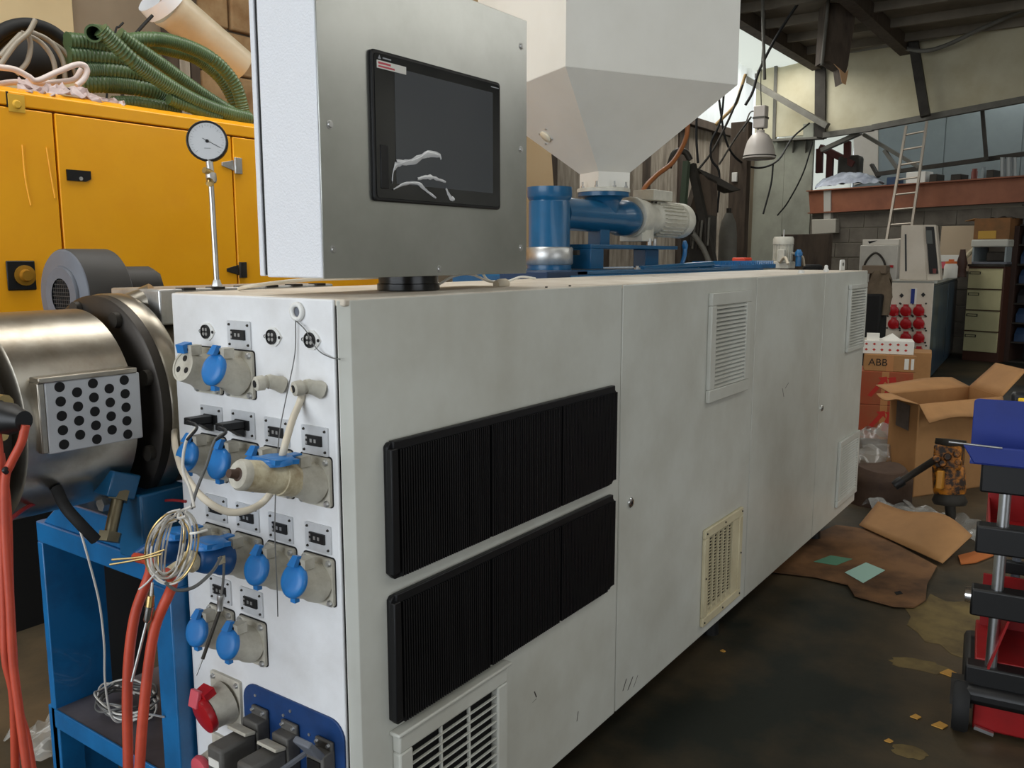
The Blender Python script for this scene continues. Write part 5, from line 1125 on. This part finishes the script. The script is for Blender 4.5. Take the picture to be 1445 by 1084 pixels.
# flattened cardboard on the floor
def fpoly(pts, z): return [az(a, b_, z) for a, b_ in pts]
def sheet(pts, z, th=.005): return B().prism(fpoly(pts, z), (0, 0, th))
fc = thing('flattened_carton', 'oil stained flattened carton lying on the floor by the cabinet', 'cardboard', az(1220, 800, 0))
sheet([(1090, 808), (1115, 770), (1180, 742), (1225, 748), (1322, 800), (1308, 826), (1306, 848), (1290, 858), (1262, 857), (1206, 842), (1196, 826), (1150, 815)], .006).obj('panel', CARDD, fc)
def curl(u, v):
    a, b_ = az(1212 + 118 * u, 744 + 54 * u, .01), az(1238 + 132 * u, 726 + 52 * u, .01); p = a.lerp(b_, v); p.z = .02 + .10 * v * (1 - .3 * math.sin(u * 6)) * (.6 + .4 * math.sin(math.pi * u)); return p
B().grid(curl, 16, 6).obj('raised_flap', CARD, fc, solid=.005)
B().prism([az(1262, 836, .012), az(1270, 834, .012), az(1274, 838, .012), az(1265, 840, .012)], (0, 0, .001)).obj('hand_hole', DARK, fc)
sheet([(1192, 808), (1222, 794), (1249, 805), (1218, 823)], .0125, .001).obj('paper_sheet', MINT, label='pale square paper lying on the flattened carton', cat='paper')
sheet([(1148, 793), (1172, 784), (1203, 789), (1180, 798)], .0125, .001).obj('paper_sheet', M('green_paper', (98, 150, 122), .7), label='green paper lying beside the cabinet on flattened carton', cat='paper')
fp2 = thing('torn_card', 'torn orange brown card scrap beside the trolley', 'cardboard', az(1370, 790, 0))
sheet([(1352, 785), (1392, 775), (1402, 785), (1376, 795), (1356, 797)], .004).obj('panel', M('orange_card', (190, 110, 54), .7), fp2)
for i, (px, py, s_) in enumerate(((1292, 1012, .02), (1326, 1024, .03), (1254, 1046, .016), (1338, 950, .03), (1020, 919, .01))):
    sheet([(px - s_ * 400, py), (px, py - s_ * 170), (px + s_ * 400, py + 1), (px + s_ * 120, py + s_ * 190)], .002, .003).obj('debris_chip', M('yellow_chip', (200, 150, 70), .6), label=('small yellow chip on the aisle floor', 'larger yellow chip beside the trolley wheel', 'pale chip nearest the bottom of the aisle', 'pale flake on the worn floor paint', 'tiny chip in the dark below the cabinet')[i], cat='debris', group='scraps on the aisle floor')
# ------------------------------------------------------------------ tool trolley at the right edge
T0 = az(1390, 1034, 0); rt_ = R(7)
tr = thing('tool_trolley', 'tool trolley with blue top tray, red bins and aluminium poles', 'trolley', (T0.x, T0.y, 0), rt_)
TU = Vector((math.cos(rt_), math.sin(rt_), 0))
def zt_at(y): return CAM_Z + ray(1405, y).z * ((T0 - CP).dot(FW))
zb_ = [zt_at(y) for y in (658, 748, 839, 948)]
for (x, y) in ((0, 0), (.5, 0), (.06, .36), (.56, .36)):
    B().cone((x, y, .17), (x, y, zb_[0] + .02), .0155 if y == 0 else .013, n=16).obj('pole', ALU if y == 0 else GREYBLOW, tr)
for i, z in enumerate(zb_):
    hh = (.095, .08, .08, .065)[i]
    B().box((-.065, -.03, z - hh / 2), (.58, .03, z + hh / 2)).obj('cross_bar', BLACK, tr, .006)
    B().box((.02, .335, z - .02), (.6, .365, z + .02)).obj('cross_bar', BLACK, tr, .004)
B().lathe((-.08, .0, zb_[2] + .01), (-.065, .0, zb_[2] + .01), [(.022, 0), (.024, 1)], 14).obj('end_cap', CHROME, tr)
B().lathe((0, 0, zb_[0] + .045), (0, 0, zb_[0] + .058), [(.02, 0), (.015, 1)], 14).obj('pole_cap', CHROME, tr)
zA, zC = zt_at(563), zt_at(612)
B().prism([(-.115, -.06, zC - .005), (-.085, -.06, zC - .055), (.6, -.06, zC - .055), (.6, -.06, zC - .005)], (0, .01, 0)).obj('tray_lip', NAVY, tr, .003)
B().box((-.095, -.055, zC - .058), (.6, .09, zC - .048)).obj('tray_floor', NAVY, tr, .002)
B().prism([(a, .085, b_) for a, b_ in rrect(-.095, zC - .055, .6, zA + .005, .012, 4)], (0, .008, 0)).obj('tray_back', NAVY, tr, .002)
B().box((-.13, .02, zC - .004), (.02, .03, zC + .002)).obj('scriber', CHROME, None, label='thin bright rod sticking out of the blue tray', cat='rod') if False else None
B().prism([(.10, -.062, zC - .03), (.14, -.062, zC - .012), (.6, -.062, zC - .006), (.6, -.062, zC - .034)], (0, -.004, 0)).obj('steel_rule', ALU, tr)
# red bins
def bin_(z0, z1, nm, mat=REDP):
    b = B(); x0, x1, y0, y1 = -.035, .58, -.02, .34
    b.box((x0, y0, z0), (x1, y1, z0 + .006)).box((x0, y0, z0), (x1, y0 + .006, z1)).box((x0, y1 - .006, z0), (x1, y1, z1 + .05)).box((x0, y0, z0), (x0 + .006, y1, z1 + .03)).box((x1 - .006, y0, z0), (x1, y1, z1))
    return b.obj(nm, mat, tr, .002)
bin_(zb_[1] - .04, zb_[1] + .005, 'red_bin'); bin_(zb_[3] - .16, zb_[3] - .02, 'red_bin')
bx_ = B().prism([(-.01, -.028, zb_[3] + .03), (-.005, .30, zb_[3] + .03), (-.0, .30, zb_[2] - .04), (.03, -.028, zb_[2] - .04)], (.006, 0, 0)).obj('side_panel', REDP, tr)
B().box((-.03, .30, zb_[3]), (.58, .31, zb_[2] - .02)).obj('back_panel', REDP, tr)
B().box((-.04, .031, zb_[3] - .005), (.58, .34, zb_[3] + .034)).obj('red_shelf', REDP, tr, .003)
B().box((-.07, -.06, .10), (.6, .40, .155)).obj('base', BLACK, tr, .02)
B().bar((-.03, -.032, zb_[3] - .15), (.02, -.032, zb_[3] - .16), .012, .01).obj('pole_foot', ALU, tr)
for (x, y) in ((-.068, -.01), (.5, -.01), (-.02, .34), (.54, .34)):
    wh = B().lathe((x - .022, y, .08), (x + .022, y, .08), [(.03, 0), (.075, 0), (.08, .2), (.08, .8), (.075, 1), (.03, 1)], 28).obj('wheel', RUBBER, tr)
    B().box((x - .03, y - .02, .08), (x + .03, y + .02, .16)).obj('fork', IRON, wh)
# things on the trolley
def tl(x, y, z): return Matrix.Translation((T0.x, T0.y, 0)) @ Matrix.Rotation(rt_, 4, 'Z') @ Vector((x, y, z))
tm = thing('tape_measure', 'yellow and black tape measure behind the blue tray', 'tape measure', tl(.03, .12, zA - .04))
ctm = tl(.035, .13, zA - .01)
B().cbox(ctm, (.075, .045, .075), (0, 0, rt_)).obj('case', BLACK, tm, .012)
B().cbox(ctm + TU * -.002 + Vector((.01, -.024, 0)), (.05, .006, .045), (0, 0, rt_)).obj('yellow_face', M('tape_yellow', (246, 196, 30), .4), tm, .006)
B().lathe(ctm + Vector((.012, -.03, .006)), ctm + Vector((.0135, -.033, .006)), [(.010, 0), (.010, 1)], 14).obj('badge', PAPER, tm)
cable('steel_rod', [tl(-.15, -.075, zC + .002), tl(-.02, -.066, zC - .004)], .003, ALU, 'thin bright rod poking out of the blue tray', 'rod', sm=0)
random.seed(21)
for k, (x, y) in enumerate(((.16, .10), (.24, .06), (.20, .2))):
    g_ = thing('pipe_clamp', ('bright pipe clamp nearest the trolley pole', 'bright pipe clamp at the right edge of the red shelf', 'pipe clamp lying behind the other two')[k], 'clamp', tl(x, y, zb_[3] + .036), 0, 'clamps on the red shelf')
    c_ = tl(x, y, zb_[3] + .034)
    B().torus(c_ + Vector((0, 0, .018)), (.4, .2, 1), .035, .006, 20, 6).obj('band', CHROME, g_)
    B().bar(c_ + Vector((.02, 0, .03)), c_ + Vector((.05, .02, .07)), .02, .02).obj('bolt', COPPER, g_, .003)
for k, (x, y) in enumerate(((.10, .16), (.2, .10), (.3, .2))):
    c_ = tl(x, y, zb_[1] - .03)
    B().bar(c_, c_ + Vector((.09 - .02 * k, .05, .10)), .02, .012).obj('tool_offcut', (REDP, ALU, REDP)[k], None, .003, label=('dark red offcut leaning in the middle trolley bin', 'bright metal strip leaning in the middle trolley bin', 'dark red offcut at the right of the middle trolley bin')[k], cat='offcut')
# ------------------------------------------------------------------ filing cabinet and shelving at the back
fcp = az(1381, 510, 0)
fb = thing('filing_cabinet', 'cream four drawer filing cabinet at the far end of aisle', 'filing cabinet', (fcp.x, fcp.y, 0), R(-15))
FZ = ad(1384, 376, (fcp - CP).dot(FW)).z
B().box((-.225, .02, 0), (.225, .6, FZ)).obj('carcass', M('cab_brown', (74, 44, 32), .6), fb, .004)
dh = (FZ - .14) / 4; drs = None
for k in range(4):
    z0 = .12 + k * dh
    dr = B().box((-.215, 0, z0 + .008), (.205, .025, z0 + dh - .008)).obj('drawer', FILECAB, fb, .004)
    b = B()
    for x0, x1, z1, z2 in ((-.20, -.06, .70, .73), (-.20, -.06, .80, .83)): b.box((x0, -.006, z0 + dh * z1), (x1, 0, z0 + dh * z2))
    b.box((-.20, -.006, z0 + dh * .70), (-.19, 0, z0 + dh * .83)).box((-.07, -.006, z0 + dh * .70), (-.06, 0, z0 + dh * .83)).obj('label_holder', IRON, dr)
    B().box((-.215, -.008, z0 + dh - .012), (.205, .0, z0 + dh - .004)).obj('drawer_edge', M('olive_edge', (134, 128, 96), .5), dr)
B().box((-.23, -.01, FZ), (.23, .6, FZ + .03)).obj('top_board', IRON, fb)
def fbp(x, y, z): return Matrix.Translation((fcp.x, fcp.y, 0)) @ Matrix.Rotation(R(-15), 4, 'Z') @ Vector((x, y, z))
tbx = thing('parts_tray', 'clear grey tray of dark parts on the filing cabinet', 'tray', fbp(0, .25, FZ + .03), R(-15))
B().box((-.20, -.22, 0), (.23, .22, .03)).obj('tray', GREYBLOW, tbx, .004)
B().box((-.05, -.16, .03), (.2, .16, .16)).obj('parts', IRON, tbx, .02)
for x in (-.19, .21): B().box((x - .01, -.22, .03), (x + .01, .22, .22)).obj('post', BLUEG, tbx)
B().box((-.22, -.24, .22), (.235, .24, .32)).obj('lid_slab', M('pale_slab', (186, 186, 176), .5), tbx, .02)
cbx = thing('goods_carton', 'open brown carton with a yellow label on the filing cabinet tray', 'box', fbp(.03, .25, FZ + .35), R(-15))
B().box((-.24, -.2, 0), (.2, .2, .27)).obj('carton', M('dark_card', (134, 92, 54), .8, dirt=(96, 74, 48), amt=.7, scale=6), cbx, .004)
B().box((-.18, -.204, .01), (.04, -.2, .11)).obj('yellow_label', M('ochre_card', (186, 146, 60), .6), cbx)
B().prism([(-.24, -.2, .27), (-.24, .2, .27), (-.36, .15, .25), (-.36, -.2, .24)], (0, 0, .006)).obj('flap', CARD, cbx)
crumple(lambda u, v: fbp(-.1 + u * .35, .1 + v * .3, FZ + .60) - Vector(cbx['base']) , 12, 10, .05, 8, 3).obj('dark_rag', IRON, None, label='dark rags heaped on the brown goods carton', cat='rag', loc=(0, 0, 0))
p = fbp(-.36, .1, FZ)
B().lathe(fbp(-.30, .0, FZ + .08), fbp(-.20, .12, FZ + .26), [(.02, 0), (.03, .5), (.02, 1)], 10).obj('spray_gun', DIRTYCREAM, label='pale spray gun leaning at the tray corner', cat='spray gun')
sf = az(1435, 512, 0)
sh = thing('parts_shelving', 'dark shelving unit of small blue parts bins at right edge', 'shelving', (sf.x, sf.y, 0), R(-15))
SZ = ad(1430, 292, (sf - CP).dot(FW)).z
x0, x1 = -.10, 1.1
B().box((x0 - .07, -.02, 0), (x0, .5, SZ - .25)).obj('side_panel', M('dark_brown_board', (54, 36, 28), .7), sh, .004)
B().box((x0, .45, 0), (x1, .48, SZ)).obj('back_panel', M('near_black_board', (28, 28, 30), .7), sh)
nsh = 8
for k in range(nsh + 1): B().box((x0, 0, k * SZ / nsh), (x1, .46, k * SZ / nsh + .02)).obj('shelf', IRON, sh)
bs_ = None
for k in range(1, nsh):
    for j in range(2):
        bn = bpy.data.objects.new('parts_bin', None) if False else None
        o = B().prism([(0, .02, .02), (0, .02, .12), (0, .1, .2), (0, .4, .2), (0, .4, .02)], (.27, 0, 0))
        m_ = Matrix.Translation((sf.x, sf.y, 0)) @ Matrix.Rotation(R(-15), 4, 'Z') @ Matrix.Translation((x0 + .03 + j * .31, 0, k * SZ / nsh))
        o.v = [m_ @ v for v in o.v]
        o.obj('parts_bin', BINB if (k + j) % 3 else M('black_bin', (30, 32, 36), .5), None, .004, label='%s parts bin on the %s shelf of the dark shelving' % (('first', 'second', 'third')[j], ('', 'lowest', 'second', 'third', 'fourth', 'fifth', 'sixth', 'seventh')[k]), cat='bin', group='bins on the dark shelving')
for k, (z, lab) in enumerate(((SZ + .02, 'navy box on top of the dark shelving'),)):
    v = Matrix.Translation((sf.x, sf.y, 0)) @ Matrix.Rotation(R(-15), 4, 'Z') @ Vector((.15, .2, z + .06)); B().cbox(v, (.5, .3, .12), (0, 0, R(-15))).obj('storage_box', BINB, None, .01, label=lab, cat='box')
# ladder
ld = thing('ladder', 'aluminium ladder leaning up to the mezzanine', 'ladder', gb(1255, 345, .5))
lb0, lb1, rb0, rb1 = gb(1250, 346, .62), gb(1279, 178, .16), gb(1283, 346, .62), gb(1308, 172, .16)
def ext(a, b_): d = b_ - a; return a - d * ((a.z - .02) / d.z)
lf, rf_ = ext(lb0, lb1), ext(rb0, rb1)
ld.location = (lf + rf_) / 2; ld['base'] = [float(v) for v in (lf + rf_) / 2]
LADM = M('ladder_alu', (188, 178, 164), .45, .6)
B().bar(lf, lb1, .055, .03).obj('rail', LADM, ld); B().bar(rf_, rb1, .055, .03).obj('rail', LADM, ld)
nr = 15
for k in range(nr): t = (k + .4) / nr; B().cone(lf.lerp(lb1, t), rf_.lerp(rb1, t), .014, n=8).obj('rung', LADM, ld)
# switch box and trunking on block wall
sw = thing('switch_box', 'grey switch box with trunking on the block wall', 'switch box', gb(1168, 320, .05))
B().prism(gpoly([(1151, 310), (1185, 309), (1185, 329), (1151, 331)], .005), BN * .12).obj('box', M('switch_grey', (174, 170, 158), .6), sw, .01)
B().prism(gpoly([(1166, 268), (1176, 268), (1176, 310), (1166, 310)], .005), BN * .08).obj('trunking', M('trunk_grey', (184, 182, 174), .6), sw, .004)
# wrapped heap and oddments on the mezzanine edge
def heap(u, v):
    px = 1150 + 98 * u; hgt = 20 * (math.sin(math.pi * min(1, u * 1.05)) ** .6) * math.sin(math.pi * (.05 + .9 * v)); p = gb(px, 265 - 7 * u - hgt * .9, -.05 - .5 * v); return p + Vector((0, 0, .05 * mnoise.noise(Vector((u * 9, v * 5, 2)))))
B().grid(heap, 34, 12).obj('wrapped_heap', M('frosted_wrap', (206, 212, 226), .25, dirt=(100, 108, 124), amt=.8, scale=3.5, bump=.5, bscale=9), label='plastic wrapped heap on the left of the mezzanine edge', cat='bundle')
mzi = [((1283, 242), (1312, 260), PAPER, 'white box on the mezzanine beside the ladder', 'box'), ((1316, 246), (1328, 258), IRON, 'dark box right of the white mezzanine box', 'box'), ((1256, 250), (1270, 262), BINB, 'blue wrapped parcel on the mezzanine behind the ladder', 'parcel'), ((1370, 238), (1380, 253), M('dull_red_tin', (130, 70, 60), .5), 'dull red tin on the mezzanine edge', 'tin'), ((1384, 236), (1392, 250), BLUEG, 'blue grey jar on the mezzanine edge', 'jar'), ((1346, 246), (1362, 256), IRON, 'dark parts box on the mezzanine edge', 'box'), ((1396, 240), (1408, 249), IRON, 'dark parts box further right on the mezzanine', 'box')]
for (a, b_, mt, lab, ct) in mzi:
    pa_, pb2_ = gb(a[0], b_[1] + 4, -.35), gb(b_[0], a[1], -.35); wd_ = (pb2_ - pa_).dot(BT)
    m_ = pa_ + BT * wd_ / 2; z0_ = 2.36
    if ct in ('tin', 'jar'): B().lathe(Vector((m_.x, m_.y, z0_)), Vector((m_.x, m_.y, pb2_.z)), [(wd_ / 2, 0), (wd_ / 2, .85), (wd_ * .4, .88), (wd_ * .4, 1)], 14).obj('storage_' + ct, mt, label=lab, cat=ct)
    else: B().cbox((m_.x, m_.y, (z0_ + pb2_.z) / 2), (wd_, .25, pb2_.z - z0_), (0, 0, R(-15))).obj('storage_' + ct, mt, None, .01, label=lab, cat=ct)
B().grid(lambda u, v: gb(1412 + 22 * u, 222 + 30 * v, -.25 + .03 * math.sin(u * 14)), 14, 6).obj('hanging_cloth', M('pale_cloth', (166, 172, 172), .8), label='pale cloth hanging from the mezzanine rail', cat='cloth', solid=.01)
rb_ = thing('red_steel_frame', 'dark red steel bracket frame on the left of the mezzanine', 'frame', gb(1185, 240, -.5))
for a, b_ in (((1158, 208), (1206, 232)), ((1172, 216), (1170, 262)), ((1157, 210), (1156, 244)), ((1196, 200), (1196, 228))): B().bar(gb(a[0], a[1], -.6), gb(b_[0], b_[1], -.6), .1, .1).obj('bar', M('dark_red_steel', (84, 40, 36), .7), rb_)
B().cbox(gb(1200, 238, -.7), (.35, .3, .4)).obj('winch', IRON, rb_, .05)
struct(B().prism([gp(-2.9, 2.36, -RB), gp(uM - .01, 2.36, -RB), gp(uM - .01, 4.45, -RB), gp(-2.9, 4.45, -RB)], BN * .02), 'window_5', SKYL, 'bright gap of daylight over the mezzanine corner', 'window')
B().bar(gb(1230, 232, -.4), gb(1240, 250, -.4), .08, .04).obj('leaning_bar', IRON, label='short dark bar leaning on the mezzanine rail', cat='bar')
# ------------------------------------------------------------------ hanging lamp
lc = ad(1072, 205, 10.9)
lp = thing('hanging_lamp', 'bell shaped grey enamel lamp hanging before the gable', 'lamp', ad(1072, 224, 10.9))
zlo, zhi = ad(1072, 222, 10.9).z, ad(1072, 187, 10.9).z
pc_ = Vector((lc.x, lc.y, 0))
B().lathe(pc_ + zz * zlo, pc_ + zz * zhi, [(.188, -.06), (.20, -.03), (.20, .02), (.192, .08), (.178, .35), (.150, .65), (.105, .87), (.05, .98), (.05, 1.08)], 36, cap=False).obj('shade', ENAMEL, lp, solid=.006)
B().torus(pc_ + zz * (zlo + .015), (0, 0, 1), .2, .008, 36, 6).obj('rim', IRON, lp)
B().cone(pc_ + zz * (zlo + .0), pc_ + zz * (zlo + .006), .17, n=28).obj('diffuser', M('lamp_glass', (220, 210, 196), .3), lp)
zb0, zb1 = ad(1072, 184, 10.9).z, ad(1072, 151, 10.9).z
B().box((pc_.x - .075, pc_.y - .07, zb0 + .02), (pc_.x + .075, pc_.y + .07, zb1)).obj('ballast_box', ENAMEL, lp, .012)
B().box((pc_.x - .08, pc_.y - .075, (zb0 + zb1) / 2 - .012), (pc_.x + .08, pc_.y + .075, (zb0 + zb1) / 2 + .012)).obj('ballast_rib', STEELP, lp)
for s_ in (-.03, .03): B().cone(pc_ + Vector((s_, 0, zhi)), pc_ + Vector((s_, 0, zb0 + .03)), .01, n=8).obj('link', IRON, lp)
B().tube([pc_ + zz * zb1, pc_ + Vector((-.02, 0, zb1 + .4)), pc_ + Vector((0, 0, zroof(pc_.x) - .02))], .006, 6, 4).obj('suspension_cord', IRON, lp)
B().tube([pc_ + Vector((-.075, 0, zb1 - .05)), pc_ + Vector((-.15, 0, zb1 - .08)), pc_ + Vector((-.22, 0, zb1 - .3))], .009, 6, 5).obj('flex', STEELP, lp)
# ------------------------------------------------------------------ dark machinery before the timber boards
om = thing('old_press', 'dark old press with slanted cover in front of the timber boards', 'machine', ad(1005, 360, 9.6))
om.location.z = 0; om['base'] = [om.location.x, om.location.y, 0.]
def omd(px, py, d=9.6): return ad(px, py, d)
def vbox(px0, py0, px1, py1, d, th, mat, nm, parent, bev=.004): B().prism([omd(px0, py0, d), omd(px1, py0, d), omd(px1, py1, d), omd(px0, py1, d)], FH * th).obj(nm, mat, parent, bev)
def dropz(px, d): return [ad(px, 361, d)]
pA = omd(980, 300); 
B().prism([omd(972, 300), omd(1012, 300), Vector((omd(1012, 300).x, omd(1012, 300).y, 0)), Vector((omd(972, 300).x, omd(972, 300).y, 0))], FH * .4).obj('body', IRON, om, .01)
B().prism([omd(982, 236), omd(1014, 250), omd(1046, 268), omd(1032, 270), omd(998, 254)], FH * .35).obj('slanted_cover', IRON, om, .006)
B().prism([omd(988, 245), omd(1012, 256), omd(1012, 305), omd(972, 300)], FH * .3).obj('back_frame', TIMBERD, om)
B().bar(omd(976, 232, 9.5), omd(1006, 372, 9.5), .08, .08).obj('leaning_leg', IRON, om)
B().bar(omd(969, 228, 9.4), omd(963, 306, 9.4), .07, .06).obj('green_arm', M('dull_green_paint', (70, 84, 66), .6), om)
B().tube([omd(944, 236, 9.5), omd(952, 216, 9.5), omd(966, 214, 9.5), omd(974, 226, 9.5)], .035, 8, 5).obj('hook', IRON, om)
B().tube([omd(978, 330, 9.3), omd(992, 350, 9.3), omd(1002, 374, 9.3)], .03, 8, 4).obj('lever', STEELP, om)
B().lathe(omd(964, 325, 9.3), omd(964, 308, 9.3), [(.05, 0), (.06, .5), (.05, 1)], 12).obj('ochre_pot', M('ochre_pot', (120, 84, 44), .7), om)
random.seed(9)
for k in range(6):
    x_ = 976 + k * 5; B().bar(omd(x_, 306 + random.uniform(0, 8), 9.4), omd(x_ + random.uniform(-4, 4), 345 + random.uniform(0, 12), 9.4), .018, .018).obj('hanging_rod', STEELP if k % 2 else IRON, om)
cyl = omd(1027, 340, 10.6); 
gcyl = thing('gas_cylinder', 'grey gas cylinder standing against the timber boards', 'cylinder', (cyl.x, cyl.y, 0))
B().lathe((cyl.x, cyl.y, 0), (cyl.x, cyl.y, ad(1024, 300, 10.4).z), [(.1, 0), (.11, .02), (.11, .86), (.09, .94), (.04, 1)], 20).obj('body', STEELP, gcyl)
B().cone((cyl.x, cyl.y, ad(1024, 300, 10.4).z), (cyl.x, cyl.y, ad(1024, 293, 10.4).z), .03, n=10).obj('valve', IRON, gcyl)
pst = ad(1040, 330, 11.4)
B().box((pst.x - .14, pst.y, 0), (pst.x + .1, pst.y + .15, ad(1040, 175, 11.4).z)).obj('timber_post', TIMBERD, None, .01, label='broad dark timber post at the end of the boards', cat='post')
swb = ad(1036, 250, 11.3)
B().box((swb.x - .035, pst.y - .03, swb.z - .06), (swb.x + .035, pst.y + .005, swb.z + .06)).obj('light_switch', PAPER, None, .006, label='small pale switch on the dark timber post', cat='switch')
# cables across the boards
cable('orange_air_hose', [ad(1012, -70, 8.6), ad(1005, -10, 8.6), ad(985, 80, 8.6), ad(972, 160, 8.6), ad(968, 195, 8.6), ad(950, 228, 8.4), ad(928, 246, 8.2), ad(912, 262, 8.0), ad(905, 275, 7.9)], .024, M('orange_air_hose', (150, 92, 50), .5), 'orange air hose hanging behind the hopper', 'hose', n=10)
cg = 'dark cables across the boards'
cable('dark_cable', [ad(1048, 120, 10.4), ad(1030, 165, 10.4), ad(1006, 212, 10.4), ad(985, 240, 10.4)], .014, IRON, 'grey cable sloping down left across the boards', group=cg)
cable('dark_cable', [ad(1024, 90, 10.3), ad(1018, 165, 10.3), ad(1004, 200, 10.3), ad(1004, 225, 10.3), ad(1014, 240, 10.3), ad(1015, 265, 10.3), ad(1012, 300, 10.3)], .014, RUBBER, 'black cable wriggling down the middle boards', group=cg)
cable('dark_cable', [ad(984, 60, 10.2), ad(983, 160, 10.2), ad(983, 200, 10.2), ad(985, 230, 10.2)], .015, RUBBER, 'short black cable hanging straight on the left boards', group=cg)
cable('dark_cable', [ad(1060, 165, 10.6), ad(1038, 195, 10.6), ad(1015, 232, 10.6)], .012, IRON, 'thin wire sloping beside the dark post', group=cg)
cable('yellow_cable', [ad(1052, 105, 10.8), ad(1044, 130, 10.8), ad(1036, 150, 10.8), ad(1010, 176, 10.8)], .02, M('ochre_cable', (170, 140, 90), .6), 'ochre cable coming down from the roof light')
# dark scrap behind the cabinet top, in front of the block wall
B().cbox(Vector((ad(1142, 373, 11.2).x, ad(1142, 373, 11.2).y + .15, 1.21)), (.24, .2, .12), (0, 0, R(20))).obj('black_bag', RUBBER, None, .04, label='black bag on the bench by the block wall', cat='bag')
bnp = ad(1128, 385, 11.2)
bch = thing('workbench', 'dark workbench against the gable wall behind the cabinet', 'bench', (bnp.x, bnp.y, 0), R(-15))
zbn = 1.15
B().box((-.62, 0, zbn - .06), (.45, .6, zbn)).obj('top', TIMBERD, bch, .005)
B().box((-.62, .5, zbn), (.12, .56, zbn + .52)).obj('back_board', TIMBERD, bch, .005)
for x in (-.6, .37): B().box((x, .04, 0), (x + .07, .11, zbn - .06)).box((x, .5, 0), (x + .07, .57, zbn - .06)).obj('leg', TIMBERD, bch)

# joined pieces too small to pick apart
for o in scene.objects:
    if o.name.split('.')[0] in ('screws', 'jack_screws', 'jack_contacts', 'connector_pins', 'connector_screws', 'pin_holes', 'plate_screws', 'loose_wires', 'ribs'): o['kind'] = 'stuff'
